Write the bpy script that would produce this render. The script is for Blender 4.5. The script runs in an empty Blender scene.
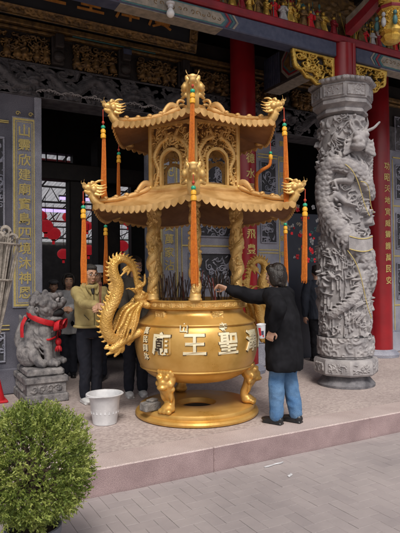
import bpy, bmesh, math, random
import numpy as np
from mathutils import Vector, Matrix, Euler, noise as mnoise
S = bpy.context.scene
COL = S.collection
PI = math.pi
R = math.radians
rng = random.Random(7)
nrng = np.random.RandomState(11)

# ------------------------------------------------------------------ camera
YAW, PITCH, ROLL, FPX = R(29), R(1.0), R(0.6), 540.0
CAMZ = 1.65
fw0 = Vector((math.sin(YAW)*math.cos(PITCH), math.cos(YAW)*math.cos(PITCH), math.sin(PITCH)))
rt0 = Vector((math.cos(YAW), -math.sin(YAW), 0))
up0 = rt0.cross(fw0)
rt = rt0*math.cos(ROLL) - up0*math.sin(ROLL)
up = up0*math.cos(ROLL) + rt0*math.sin(ROLL)
cd = bpy.data.cameras.new('camera'); cam = bpy.data.objects.new('camera', cd); COL.objects.link(cam)
m3 = Matrix((rt, up, -fw0)).transposed()
cam.matrix_world = Matrix.Translation((0, 0, CAMZ)) @ m3.to_4x4()
cd.lens = 36*FPX/533.0; cd.sensor_width = 36; cd.clip_end = 500; cd.clip_start = 0.05
S.camera = cam

def at(px, py, X=None, Y=None, Z=None, d=None):
    """the point of the place seen at a pixel of the 400x533 photograph, on a known plane"""
    r = fw0*FPX + rt*(px-200) + up*(266.5-py)
    if Y is not None: k = Y/r.y
    elif X is not None: k = X/r.x
    elif Z is not None: k = (Z-CAMZ)/r.z
    else: k = d/FPX
    return Vector((0, 0, CAMZ)) + r*k

# ------------------------------------------------------------------ world, sun, exposure
w = bpy.data.worlds.new('World'); S.world = w; w.use_nodes = True
nt = w.node_tree; nt.nodes.clear()
sky = nt.nodes.new('ShaderNodeTexSky'); sky.sky_type = 'NISHITA'; sky.sun_disc = False
SUN_EL, SUN_AZ = R(52), R(200)      # azimuth measured clockwise from +Y
sky.sun_elevation = SUN_EL; sky.sun_rotation = SUN_AZ
sky.air_density = 1.0; sky.dust_density = 5.0; sky.ozone_density = 1.0
bg = nt.nodes.new('ShaderNodeBackground'); bg.inputs[1].default_value = 0.105
wo = nt.nodes.new('ShaderNodeOutputWorld')
hs_ = nt.nodes.new('ShaderNodeHueSaturation'); hs_.inputs['Saturation'].default_value = .5      # thin overcast: a greyer sky
nt.links.new(sky.outputs[0], hs_.inputs['Color']); nt.links.new(hs_.outputs[0], bg.inputs[0]); nt.links.new(bg.outputs[0], wo.inputs[0])
sl = bpy.data.lights.new('sun', 'SUN'); sl.energy = 1.7; sl.angle = R(16); sl.color = (1, .94, .86)
so = bpy.data.objects.new('sun', sl); COL.objects.link(so)
sdir = Vector((math.sin(SUN_AZ)*math.cos(SUN_EL), math.cos(SUN_AZ)*math.cos(SUN_EL), math.sin(SUN_EL)))
so.rotation_euler = sdir.to_track_quat('Z', 'Y').to_euler(); so.location = sdir*40
S.view_settings.view_transform = 'Standard'; S.view_settings.look = 'None'
S.view_settings.exposure = 0.35; S.view_settings.gamma = 1; S.view_settings.use_curve_mapping = False
S.cycles.max_bounces = 6; S.cycles.diffuse_bounces = 3; S.cycles.glossy_bounces = 3; S.cycles.transmission_bounces = 4

# ------------------------------------------------------------------ materials
def srgb(*c):
    return tuple(((x/255)/12.92 if x/255 <= .04045 else ((x/255+.055)/1.055)**2.4) for x in c)
def mat(name, c1, c2=None, scale=8, rough=.6, metal=0, bump=0, bscale=60, c3=None, detail=4, spec=.5, rough2=None, lo=.35, hi=.65, coat=0, vec='Object', bdist=.02):
    m = bpy.data.materials.new(name); m.use_nodes = True
    n = m.node_tree.nodes; l = m.node_tree.links
    b = n['Principled BSDF']
    b.inputs['Roughness'].default_value = rough; b.inputs['Metallic'].default_value = metal
    b.inputs['Specular IOR Level'].default_value = spec
    if coat: b.inputs['Coat Weight'].default_value = coat; b.inputs['Coat Roughness'].default_value = .15
    tc = n.new('ShaderNodeTexCoord')
    src = tc.outputs[vec]
    if c2 is None: b.inputs['Base Color'].default_value = (*c1, 1)
    else:
        t = n.new('ShaderNodeTexNoise'); t.inputs['Scale'].default_value = scale; t.inputs['Detail'].default_value = detail
        t.inputs['Roughness'].default_value = .6
        l.new(src, t.inputs['Vector'])
        r = n.new('ShaderNodeValToRGB'); r.color_ramp.elements[0].position = lo; r.color_ramp.elements[1].position = hi
        r.color_ramp.elements[0].color = (*c1, 1); r.color_ramp.elements[1].color = (*c2, 1)
        if c3:
            e = r.color_ramp.elements.new((lo+hi)/2); e.color = (*c3, 1)
        l.new(t.outputs[0], r.inputs[0]); l.new(r.outputs[0], b.inputs['Base Color'])
        if rough2 is not None:
            mr = n.new('ShaderNodeMapRange'); mr.inputs[1].default_value = lo; mr.inputs[2].default_value = hi
            mr.inputs[3].default_value = rough; mr.inputs[4].default_value = rough2
            l.new(t.outputs[0], mr.inputs[0]); l.new(mr.outputs[0], b.inputs['Roughness'])
    if bump:
        t2 = n.new('ShaderNodeTexNoise'); t2.inputs['Scale'].default_value = bscale; t2.inputs['Detail'].default_value = 5
        l.new(src, t2.inputs['Vector'])
        bp = n.new('ShaderNodeBump'); bp.inputs['Strength'].default_value = bump; bp.inputs['Distance'].default_value = bdist
        l.new(t2.outputs[0], bp.inputs['Height']); l.new(bp.outputs[0], b.inputs['Normal'])
    return m
M = {}
M['gold'] = mat('gold_paint', (.50, .265, .05), (.66, .39, .11), 4, .24, .45, .12, 70, rough2=.42, bdist=.004, detail=8, lo=.3, hi=.62)
M['gold_scale'] = mat('gold_scales', (.54, .30, .06), (.70, .43, .13), 6, .28, .4, rough2=.42)
def _scale_bump(m):
    n = m.node_tree.nodes; l = m.node_tree.links; tc = n.new('ShaderNodeTexCoord'); v = n.new('ShaderNodeTexVoronoi'); v.inputs['Scale'].default_value = 75; l.new(tc.outputs['Object'], v.inputs['Vector'])
    bp = n.new('ShaderNodeBump'); bp.inputs['Strength'].default_value = .8; bp.inputs['Distance'].default_value = .006; bp.invert = True; l.new(v.outputs['Distance'], bp.inputs['Height']); l.new(bp.outputs[0], n['Principled BSDF'].inputs['Normal'])
_scale_bump(M['gold_scale'])
M['gold_dusty'] = mat('gold_dusty', (.46, .25, .075), (.62, .39, .16), 6, .36, .45, .25, 60, rough2=.7, bdist=.006)
M['gold_relief'] = mat('gold_relief', (.60, .36, .10), (.76, .50, .19), 14, .38, .4, .2, 80, rough2=.5, bdist=.004)
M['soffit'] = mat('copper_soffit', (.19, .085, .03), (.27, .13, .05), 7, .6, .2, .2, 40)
M['pale_gold'] = mat('pale_gold_letter', (.86, .78, .55), (.78, .69, .45), 12, .4, .15)
M['bronze_line'] = mat('raised_edge', (.06, .035, .018), (.035, .02, .012), 30, .6)
M['ash'] = mat('incense_ash', (.28, .25, .23), (.16, .14, .13), 30, .95, 0, .6, 60)
M['stone'] = mat('grey_stone', srgb(168, 164, 164), srgb(130, 127, 129), 7, .85, 0, .5, 90, c3=srgb(150, 146, 147), bdist=.006)
M['stone_dark'] = mat('dark_stone', srgb(122, 120, 124), srgb(78, 77, 82), 9, .85, 0, .6, 70, bdist=.008)
M['lion_stone'] = mat('lion_stone', srgb(148, 144, 143), srgb(84, 82, 85), 11, .85, 0, .9, 55, detail=8, bdist=.008)
M['wall_stone'] = mat('blue_grey_stone', srgb(128, 130, 142), srgb(100, 103, 116), 5, .75, 0, .35, 160, bdist=.003)
M['panel_stone'] = mat('panel_stone', srgb(112, 112, 124), srgb(84, 85, 98), 6, .7, 0, .35, 160, bdist=.003)
M['recess'] = mat('dark_recess', (.035, .036, .042), (.055, .056, .064), 10, .85)
M['black'] = mat('black_recess', (.012, .012, .014), (.02, .02, .022), 10, .8)
M['gilt_line'] = mat('gilt_line', (.66, .53, .19), (.52, .41, .14), 30, .5, .2)
M['gilt'] = mat('gilt_carving', (.74, .50, .11), (.50, .30, .05), 22, .38, .55, .3, 120, bdist=.004)
M['gilt_dark'] = mat('dark_gilt', (.27, .155, .05), (.08, .05, .028), 16, .55, .3, .4, 80, bdist=.006)  # darker mottled tone of the gilt
M['carve_dark'] = mat('dark_carving', (.12, .115, .125), (.05, .048, .055), 10, .7, 0, .4, 60)  # mottled dark grey tone
M['wood_dark'] = mat('dark_timber', (.03, .022, .02), (.016, .013, .013), 6, .6, 0, .3, 40)  # mottled brown tone, nearly black
M['red'] = mat('red_lacquer', (.30, .010, .016), (.22, .008, .013), 3, .32, 0, .08, 30, bdist=.003)
M['red_beam'] = mat('red_beam_paint', (.27, .014, .025), (.18, .010, .018), 6, .5, 0, .15, 60)
M['green_jade'] = mat('jade_bead', (.02, .34, .20), rough=.3)
M['orange'] = mat('orange_fringe', (.58, .165, .008), (.42, .10, .006), 60, .75, 0, .3, 200)
M['yellow_knot'] = mat('yellow_knot', (.80, .44, .03), (.65, .3, .02), 80, .6)
M['red_cord'] = mat('red_cord', (.42, .05, .02), rough=.7)
M['lantern'] = mat('lantern_red', (.62, .022, .03), (.48, .012, .02), 12, .6)
_b = M['lantern'].node_tree.nodes['Principled BSDF']; _b.inputs['Emission Color'].default_value = (.75, .03, .045, 1); _b.inputs['Emission Strength'].default_value = .20   # weak glow added to brighten the shades in the dark hall
M['iron'] = mat('dull_iron', (.10, .09, .09), (.06, .055, .055), 20, .6, .3)
M['truss_red'] = mat('truss_red', (.25, .03, .03), rough=.6)
M['plastic'] = mat('white_plastic', srgb(212, 212, 214), srgb(186, 187, 190), 7, .4)
M['plastic_fig'] = mat('bucket_relief', srgb(238, 238, 240), rough=.4)
M['stick'] = mat('incense_stick_brown', (.09, .05, .03), (.04, .025, .02), 20, .8)
M['stick_red'] = mat('incense_stick_red', (.22, .05, .04), rough=.8)
M['skin'] = mat('skin', (.62, .38, .27), (.56, .32, .22), 18, .5)
M['skin_tan'] = mat('skin_tan', (.58, .34, .225), (.50, .28, .175), 18, .5)
M['hair'] = mat('black_hair', (.012, .009, .008), (.024, .018, .015), 60, .45, 0, .4, 120)
M['hair_brown'] = mat('brown_hair', (.010, .007, .006), (.018, .012, .009), 30, .42, 0, .35, 120)
M['hair_grey'] = mat('greying_hair', (.06, .055, .05), (.025, .022, .02), 60, .5, 0, .6, 120)
M['black_cloth'] = mat('black_wool', (.009, .009, .0105), (.017, .017, .02), 9, .95, 0, .2, 200, bdist=.002, spec=.06)
M['navy_cloth'] = mat('navy_trousers', (.012, .014, .022), (.02, .021, .03), 12, .85, 0, .4, 200, spec=.2)
M['jeans'] = mat('blue_denim', (.07, .16, .32), (.15, .27, .44), 6, .9, 0, .5, 200, detail=8, spec=.15)
M['khaki'] = mat('yellow_jacket', (.46, .37, .165), (.37, .29, .12), 10, .7, 0, .4, 160, spec=.2)
M['olive'] = mat('grey_jacket', (.18, .165, .13), (.13, .12, .10), 10, .85, 0, .4, 160)
M['white_cloth'] = mat('pale_jacket', (.50, .50, .50), (.36, .36, .38), 10, .85, 0, .4, 120)
M['brown_cloth'] = mat('brown_coat', (.10, .05, .045), (.07, .04, .04), 10, .85, 0, .4, 120)
M['blue_cloth'] = mat('slate_blue_coat', (.018, .024, .04), (.013, .018, .03), 10, .85, 0, .4, 120)
M['grey_cloth'] = mat('grey_cap', (.12, .12, .125), (.09, .09, .095), 20, .9)
M['shoe_black'] = mat('black_leather', (.012, .012, .014), rough=.35)
M['shoe_white'] = mat('white_trainer', (.6, .6, .6), (.5, .5, .5), 20, .6)
M['eye_white'] = mat('eye_white', (.7, .68, .65), rough=.3)
M['eye_dark'] = mat('eye_dark', (.012, .009, .008), rough=.2)
M['lip'] = mat('lip', (.34, .12, .10), rough=.5)
M['glass_rim'] = mat('spectacle_rim', (.10, .08, .06), rough=.3, metal=.7)
M['ribbon'] = mat('red_ribbon', (.60, .012, .022), (.45, .008, .015), 14, .6, 0, .2, 60)
M['blue_paint'] = mat('blue_paint', (.04, .05, .095), (.07, .08, .13), 12, .6)
M['cream_paint'] = mat('cream_paint', (.34, .29, .23), (.20, .18, .15), 14, .6)
M['teal_paint'] = mat('teal_paint', (.035, .11, .12), (.06, .16, .16), 12, .55)
M['sign_gold'] = mat('sign_letter_gold', (.62, .28, .06), (.42, .17, .035), 20, .5, .2)
M['board'] = mat('signboard_black', (.010, .012, .018), (.018, .020, .026), 5, .55)
M['bulb'] = mat('bulb_glass', (.75, .75, .75), rough=.15)
M['ceramic'] = mat('bulb_socket', (.55, .55, .56), rough=.3)
M['hat_white'] = mat('white_hat', (.50, .52, .54), rough=.8)
M['pot'] = mat('grey_pot', (.16, .165, .19), (.11, .115, .14), 10, .7, 0, .3, 50)
M['soil'] = mat('soil', (.06, .04, .03), (.03, .02, .015), 30, .95, 0, .6, 60)
M['bark'] = mat('bark', (.10, .065, .045), (.05, .035, .025), 25, .9, 0, .6, 60)
M['bamboo'] = mat('weathered_bamboo', (.34, .30, .26), (.20, .175, .15), 18, .8, 0, .4, 90)
M['concrete'] = mat('concrete_block', (.20, .185, .17), (.12, .115, .11), 12, .9, 0, .6, 60)
M['hall_floor'] = mat('hall_floor', (.16, .145, .14), (.11, .10, .10), 6, .6)
M['plaster_dark'] = mat('dark_plaster', (.05, .045, .045), (.03, .028, .028), 4, .9)  # mottled dark tone for the hall and court walls

def leaf_mat(name, c1, c2, c3):
    m = bpy.data.materials.new(name); m.use_nodes = True
    n = m.node_tree.nodes; l = m.node_tree.links; b = n['Principled BSDF']
    b.inputs['Roughness'].default_value = .6
    a = n.new('ShaderNodeAttribute'); a.attribute_name = 'tint'
    r = n.new('ShaderNodeValToRGB'); r.color_ramp.elements[0].color = (*c1, 1); r.color_ramp.elements[1].color = (*c3, 1)
    e = r.color_ramp.elements.new(.5); e.color = (*c2, 1)
    l.new(a.outputs['Fac'], r.inputs[0]); l.new(r.outputs[0], b.inputs['Base Color'])
    tr = n.new('ShaderNodeBsdfTranslucent'); l.new(r.outputs[0], tr.inputs[0])
    mx = n.new('ShaderNodeMixShader'); mx.inputs[0].default_value = .3
    l.new(b.outputs[0], mx.inputs[1]); l.new(tr.outputs[0], mx.inputs[2])
    l.new(mx.outputs[0], n['Material Output'].inputs[0])
    return m
M['leaf'] = leaf_mat('juniper_leaf', (.05, .085, .018), (.18, .24, .042), (.38, .42, .11))
def emit(name, c, s):
    m = bpy.data.materials.new(name); m.use_nodes = True; n = m.node_tree.nodes; b = n['Principled BSDF']
    b.inputs['Emission Color'].default_value = (*c, 1); b.inputs['Emission Strength'].default_value = s
    b.inputs['Base Color'].default_value = (*c, 1); return m
M['tube_light'] = emit('fluorescent_glow', (.60, .46, 1.0), 1.0)
def translucent(name, c):
    m = bpy.data.materials.new(name); m.use_nodes = True; n = m.node_tree.nodes; l = m.node_tree.links
    tr = n.new('ShaderNodeBsdfTranslucent'); tr.inputs[0].default_value = (*c, 1)
    tc = n.new('ShaderNodeTexCoord'); wv = n.new('ShaderNodeTexWave'); wv.inputs['Scale'].default_value = 3
    l.new(tc.outputs['Object'], wv.inputs[0])
    r = n.new('ShaderNodeValToRGB'); r.color_ramp.elements[0].color = (*[x*.7 for x in c], 1); r.color_ramp.elements[1].color = (*c, 1)
    l.new(wv.outputs['Fac'], r.inputs[0]); l.new(r.outputs[0], tr.inputs[0])
    l.new(tr.outputs[0], n['Material Output'].inputs[0]); return m
M['sheet'] = translucent('corrugated_skylight', (.36, .36, .38))

def pebble_mat():
    m = bpy.data.materials.new('pebbled_paving'); m.use_nodes = True
    n = m.node_tree.nodes; l = m.node_tree.links; b = n['Principled BSDF']; b.inputs['Roughness'].default_value = .75
    tc = n.new('ShaderNodeTexCoord')
    v = n.new('ShaderNodeTexVoronoi'); v.inputs['Scale'].default_value = 48; l.new(tc.outputs['Object'], v.inputs['Vector'])
    r = n.new('ShaderNodeValToRGB'); cr = r.color_ramp
    sx = n.new('ShaderNodeSeparateColor'); l.new(v.outputs['Color'], sx.inputs[0]); l.new(sx.outputs[0], r.inputs[0])
    cr.elements[0].color = (*srgb(158, 145, 142), 1); cr.elements[1].color = (*srgb(190, 177, 172), 1)
    e = cr.elements.new(.5); e.color = (*srgb(176, 163, 159), 1)
    t = n.new('ShaderNodeTexNoise'); t.inputs['Scale'].default_value = 1.3; t.inputs['Detail'].default_value = 6; l.new(tc.outputs['Object'], t.inputs['Vector'])
    r2 = n.new('ShaderNodeValToRGB'); r2.color_ramp.elements[0].position = .3; r2.color_ramp.elements[1].position = .7
    r2.color_ramp.elements[0].color = (.80, .78, .78, 1); r2.color_ramp.elements[1].color = (1.0, .99, .98, 1)
    l.new(t.outputs[0], r2.inputs[0])
    mx = n.new('ShaderNodeMix'); mx.data_type = 'RGBA'; mx.blend_type = 'MULTIPLY'; mx.inputs[0].default_value = 1
    l.new(r.outputs[0], mx.inputs[6]); l.new(r2.outputs[0], mx.inputs[7]); l.new(mx.outputs[2], b.inputs['Base Color'])
    bp = n.new('ShaderNodeBump'); bp.inputs['Strength'].default_value = .35; bp.inputs['Distance'].default_value = .006; bp.invert = True
    l.new(v.outputs['Distance'], bp.inputs['Height']); l.new(bp.outputs[0], b.inputs['Normal'])
    return m
M['pebble'] = pebble_mat()
def granite_mat(name, c1, c2, sc=180):
    m = mat(name, c1, c2, 2.5, .7)
    n = m.node_tree.nodes; l = m.node_tree.links; b = n['Principled BSDF']
    tc = n.new('ShaderNodeTexCoord'); t = n.new('ShaderNodeTexNoise'); t.inputs['Scale'].default_value = sc; t.inputs['Detail'].default_value = 2
    l.new(tc.outputs['Object'], t.inputs['Vector'])
    r = n.new('ShaderNodeValToRGB'); r.color_ramp.elements[0].position = .38; r.color_ramp.elements[1].position = .62
    r.color_ramp.elements[0].color = (.62, .58, .60, 1); r.color_ramp.elements[1].color = (1.1, 1.08, 1.06, 1)
    l.new(t.outputs[0], r.inputs[0])
    old = b.inputs['Base Color'].links[0].from_socket
    mx = n.new('ShaderNodeMix'); mx.data_type = 'RGBA'; mx.blend_type = 'MULTIPLY'; mx.inputs[0].default_value = 1
    l.new(old, mx.inputs[6]); l.new(r.outputs[0], mx.inputs[7]); l.new(mx.outputs[2], b.inputs['Base Color'])
    return m
M['kerb_side'] = granite_mat('pink_granite', srgb(170, 150, 150), srgb(142, 123, 124))
M['kerb_top'] = granite_mat('pale_pink_granite', srgb(196, 183, 179), srgb(180, 166, 162))
def paver_mat():
    m = bpy.data.materials.new('clay_pavers'); m.use_nodes = True
    n = m.node_tree.nodes; l = m.node_tree.links; b = n['Principled BSDF']; b.inputs['Roughness'].default_value = .8
    a = n.new('ShaderNodeAttribute'); a.attribute_name = 'tint'
    r = n.new('ShaderNodeValToRGB'); r.color_ramp.elements[0].color = (*srgb(152, 144, 144), 1); r.color_ramp.elements[1].color = (*srgb(161, 153, 152), 1)
    l.new(a.outputs['Fac'], r.inputs[0])
    tc = n.new('ShaderNodeTexCoord'); t = n.new('ShaderNodeTexNoise'); t.inputs['Scale'].default_value = 1.1; t.inputs['Detail'].default_value = 8; t.inputs['Roughness'].default_value = .65
    l.new(tc.outputs['Object'], t.inputs['Vector'])
    r2 = n.new('ShaderNodeValToRGB'); r2.color_ramp.elements[0].position = .3; r2.color_ramp.elements[1].position = .7
    r2.color_ramp.elements[0].color = (.74, .73, .74, 1); r2.color_ramp.elements[1].color = (1.06, 1.04, 1.03, 1)
    l.new(t.outputs[0], r2.inputs[0])
    mx = n.new('ShaderNodeMix'); mx.data_type = 'RGBA'; mx.blend_type = 'MULTIPLY'; mx.inputs[0].default_value = 1
    l.new(r.outputs[0], mx.inputs[6]); l.new(r2.outputs[0], mx.inputs[7]); l.new(mx.outputs[2], b.inputs['Base Color'])
    t2 = n.new('ShaderNodeTexNoise'); t2.inputs['Scale'].default_value = 120; l.new(tc.outputs['Object'], t2.inputs['Vector'])
    bp = n.new('ShaderNodeBump'); bp.inputs['Strength'].default_value = .3; bp.inputs['Distance'].default_value = .004
    l.new(t2.outputs[0], bp.inputs['Height']); l.new(bp.outputs[0], b.inputs['Normal'])
    return m
M['paver'] = paver_mat()
M['wall_stone'] = granite_mat('blue_grey_stone', srgb(172, 176, 188), srgb(132, 137, 152), 140)
M['panel_stone'] = granite_mat('panel_stone', srgb(112, 113, 125), srgb(80, 82, 95), 140)
M['joint'] = mat('sand_joint', srgb(136, 127, 126), srgb(146, 138, 137), 12, .95)

# ------------------------------------------------------------------ mesh helpers
class Acc:
    """collects vertices and faces that become ONE mesh"""
    def __init__(s): s.v = []; s.f = []; s.n = 0; s.mi = []
    def add(s, V, F, mi=0):
        V = np.asarray(V, float).reshape(-1, 3)
        s.v.append(V); s.f += [tuple(int(i)+s.n for i in f) for f in F]; s.mi += [mi]*len(F); s.n += len(V); return s
    def tf(s, mw):
        A = np.array(mw.to_3x3()); t = np.array(mw.translation)
        s.v = [v @ A.T + t for v in s.v]; return s
    def mesh(s, name):
        me = bpy.data.meshes.new(name)
        me.from_pydata(np.concatenate(s.v).tolist() if s.v else [], [], s.f)
        if any(s.mi): me.polygons.foreach_set('material_index', s.mi)
        return me
def fixn(me):
    bm = bmesh.new(); bm.from_mesh(me); bmesh.ops.recalc_face_normals(bm, faces=bm.faces); bm.to_mesh(me); bm.free()
def link(name, me, m, parent=None, smooth=True, angle=None):
    if m is not None:
        for x in (m if isinstance(m, (list, tuple)) else [m]): me.materials.append(x)
    if smooth: me.polygons.foreach_set('use_smooth', [True]*len(me.polygons))
    if smooth and angle: me.set_sharp_from_angle(angle=angle)
    o = bpy.data.objects.new(name, me); COL.objects.link(o)
    if parent is not None: o.parent = parent
    return o
def build(name, acc, m, parent=None, smooth=True, angle=R(38), fix=True):
    me = acc.mesh(name)
    if fix: fixn(me)
    return link(name, me, m, parent, smooth, angle)
def empty(name, loc=(0, 0, 0), rz=0):
    o = bpy.data.objects.new(name, None); COL.objects.link(o); o.location = loc; o.rotation_euler.z = rz; o.empty_display_size = .1
    return o
def tag(o, label, cat, group=None, kind=None):
    if label: o['label'] = label
    if cat: o['category'] = cat
    if group: o['group'] = group
    if kind: o['kind'] = kind
    return o
def struct(o): o['kind'] = 'structure'; return o
def dup_tree(o, parent=None):
    c = o.copy(); COL.objects.link(c)
    if parent is not None: c.parent = parent
    for ch in [x for x in COL.objects if x.parent is o]: dup_tree(ch, c)
    return c

def box(c, s, rz=0, bev=0):
    x, y, z = [k/2 for k in s]
    if bev <= 0:
        V = np.array([(-x, -y, -z), (x, -y, -z), (x, y, -z), (-x, y, -z), (-x, -y, z), (x, -y, z), (x, y, z), (-x, y, z)])
        F = [(0, 3, 2, 1), (4, 5, 6, 7), (0, 1, 5, 4), (1, 2, 6, 5), (2, 3, 7, 6), (3, 0, 4, 7)]
    else:
        b = bev; V = []; F = []
        rings = [(-z, b), (-z+b, 0), (z-b, 0), (z, b)]
        for zz, i in rings:
            for sx, sy in ((-1, -1), (1, -1), (1, 1), (-1, 1)):
                # two verts per corner
                a = (sx*(x-i-(b if True else 0)), sy*(y-i)); d = (sx*(x-i), sy*(y-i-b))
                pr = [a, d] if sx*sy < 0 else [d, a]
                V += [(pr[0][0], pr[0][1], zz), (pr[1][0], pr[1][1], zz)]
        V = np.array(V)
        # order corner pairs so that the ring runs counter-clockwise
        V2 = []
        for k in range(4):
            ring = V[k*8:(k+1)*8]; ang = np.argsort(np.arctan2(ring[:, 1]/y, ring[:, 0]/x)); V2.append(ring[ang])
        V = np.concatenate(V2)
        for k in range(3):
            for i in range(8): j = (i+1) % 8; F.append((k*8+i, k*8+j, k*8+8+j, k*8+8+i))
        F.append(tuple(range(7, -1, -1))); F.append(tuple(range(24, 32)))
    if rz:
        ca, sa = math.cos(rz), math.sin(rz); V = V @ np.array([[ca, sa, 0], [-sa, ca, 0], [0, 0, 1]])
    return V+np.array(c), F
def bx(a, p0, p1, bev=0, mi=0):
    p0 = np.array(p0, float); p1 = np.array(p1, float)
    a.add(*box((p0+p1)/2, np.abs(p1-p0), 0, bev), mi)
def lathe(prof, n=48, sides=None, rot=0, cap=True):
    V = []; F = []
    n = sides or n
    for r, z in prof:
        for i in range(n):
            t = 2*PI*i/n+rot; V.append((r*math.cos(t), r*math.sin(t), z))
    k = len(prof)
    for j in range(k-1):
        for i in range(n):
            i2 = (i+1) % n; F.append((j*n+i, j*n+i2, j*n+n+i2, j*n+n+i))
    if cap:
        F.append(tuple(range(n-1, -1, -1))); F.append(tuple(range((k-1)*n, k*n)))
    return V, F
def sph(c, r, n=14, k=9, rot=None):
    r = np.array([r]*3 if np.isscalar(r) else r, float)
    V = [(0, 0, -1)]; F = []
    for j in range(1, k):
        p = -PI/2+PI*j/k
        for i in range(n): t = 2*PI*i/n; V.append((math.cos(p)*math.cos(t), math.cos(p)*math.sin(t), math.sin(p)))
    V.append((0, 0, 1)); V = np.array(V)*r
    if rot is not None: V = V @ np.array(rot.to_matrix() if hasattr(rot, 'to_matrix') else rot).T
    for i in range(n): F.append((0, 1+(i+1) % n, 1+i))
    for j in range(k-2):
        for i in range(n): a = 1+j*n; F.append((a+i, a+(i+1) % n, a+n+(i+1) % n, a+n+i))
    a = 1+(k-2)*n; L = len(V)-1
    for i in range(n): F.append((a+i, a+(i+1) % n, L))
    return V+np.array(c, float), F
def tube(path, rad, n=10, caps=True, ref=None, closed=False):
    """rad: number, list of numbers, or list of (ra, rb) pairs; ref fixes the direction of the first axis"""
    P = [Vector(p) for p in path]; k = len(P)
    if not hasattr(rad, '__len__'): rad = [rad]*k
    V = []; F = []
    prev = None
    for i in range(k):
        if closed: T = P[(i+1) % k]-P[i-1]
        else: T = (P[min(i+1, k-1)]-P[max(i-1, 0)])
        T = T.normalized() if T.length > 1e-9 else Vector((0, 0, 1))
        if ref is not None: A = Vector(ref)
        elif prev is not None: A = prev
        else: A = Vector((0, 0, 1)) if abs(T.z) < .9 else Vector((1, 0, 0))
        A = A-T*A.dot(T)
        if A.length < 1e-6: A = T.orthogonal()
        A.normalize(); B = T.cross(A); prev = A
        ra, rb = (rad[i] if hasattr(rad[i], '__len__') else (rad[i], rad[i]))
        for j in range(n):
            t = 2*PI*j/n; V.append(P[i]+A*(math.cos(t)*ra)+B*(math.sin(t)*rb))
    m = k if closed else k-1
    for i in range(m):
        for j in range(n):
            a = i*n; b = ((i+1) % k)*n; F.append((a+j, a+(j+1) % n, b+(j+1) % n, b+j))
    if caps and not closed:
        F.append(tuple(range(n-1, -1, -1))); F.append(tuple(range((k-1)*n, k*n)))
    return [tuple(v) for v in V], F
def spline(pts, n=6):
    """Catmull-Rom through points of any dimension"""
    P = [np.array(p, float) for p in pts]; P = [2*P[0]-P[1]]+P+[2*P[-1]-P[-2]]; out = []
    for i in range(1, len(P)-2):
        for j in range(n):
            t = j/n; a, b, c, d = P[i-1], P[i], P[i+1], P[i+2]
            out.append(.5*((2*b)+(-a+c)*t+(2*a-5*b+4*c-d)*t*t+(-a+3*b-3*c+d)*t**3))
    out.append(P[-2]); return out
def limb(a, pts, n=12):
    """tapered limb with rounded ends: pts are (x,y,z,r)"""
    p = spline(pts, 4) if len(pts) > 2 else [np.array(q, float) for q in pts]
    path = [q[:3] for q in p]; rad = [q[3] for q in p]
    a.add(*tube(path, rad, n))
    a.add(*sph(path[0], rad[0]*.999, n, 7)); a.add(*sph(path[-1], rad[-1]*.999, n, 7))
def prism(poly, y0, y1):
    """outline in the x-z plane given a thickness along y"""
    n = len(poly); V = [(x, y0, z) for x, z in poly]+[(x, y1, z) for x, z in poly]
    F = [tuple(range(n)), tuple(range(2*n-1, n-1, -1))]+[(i, i+n, (i+1) % n+n, (i+1) % n) for i in range(n)]
    return V, F
def remesh(name, acc, voxel, m, parent=None, smooth=2, nz=None, cut=None):
    """fuse overlapping shapes into one continuous skin"""
    me = acc.mesh(name); fixn(me)
    o = bpy.data.objects.new(name, me); COL.objects.link(o)
    md = o.modifiers.new('r', 'REMESH'); md.mode = 'VOXEL'; md.voxel_size = voxel; md.use_smooth_shade = True
    if smooth:
        sm = o.modifiers.new('s', 'SMOOTH'); sm.factor = .5; sm.iterations = smooth
    dg = bpy.context.evaluated_depsgraph_get(); dg.update()
    me2 = bpy.data.meshes.new_from_object(o.evaluated_get(dg))
    bpy.data.objects.remove(o); bpy.data.meshes.remove(me)
    me2.name = name; me2.materials.clear()
    if nz:
        amp, sc, st = nz; n = len(me2.vertices); C_ = np.zeros(n*3); N_ = np.zeros(n*3)
        me2.vertices.foreach_get('co', C_); me2.vertices.foreach_get('normal', N_); C_ = C_.reshape(-1, 3); N_ = N_.reshape(-1, 3)
        h = np.array([mnoise.noise((c[0]*sc, c[1]*sc, c[2]*sc*st))+.5*(1-2*abs(mnoise.noise((c[0]*sc*1.7+5, c[1]*sc*1.7, c[2]*sc*st*2.2+c[0]*sc)))) for c in C_.tolist()])
        me2.vertices.foreach_set('co', (C_+N_*(amp*h)[:, None]).ravel()); me2.update()
    return link(name, me2, m, parent, True)

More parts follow.
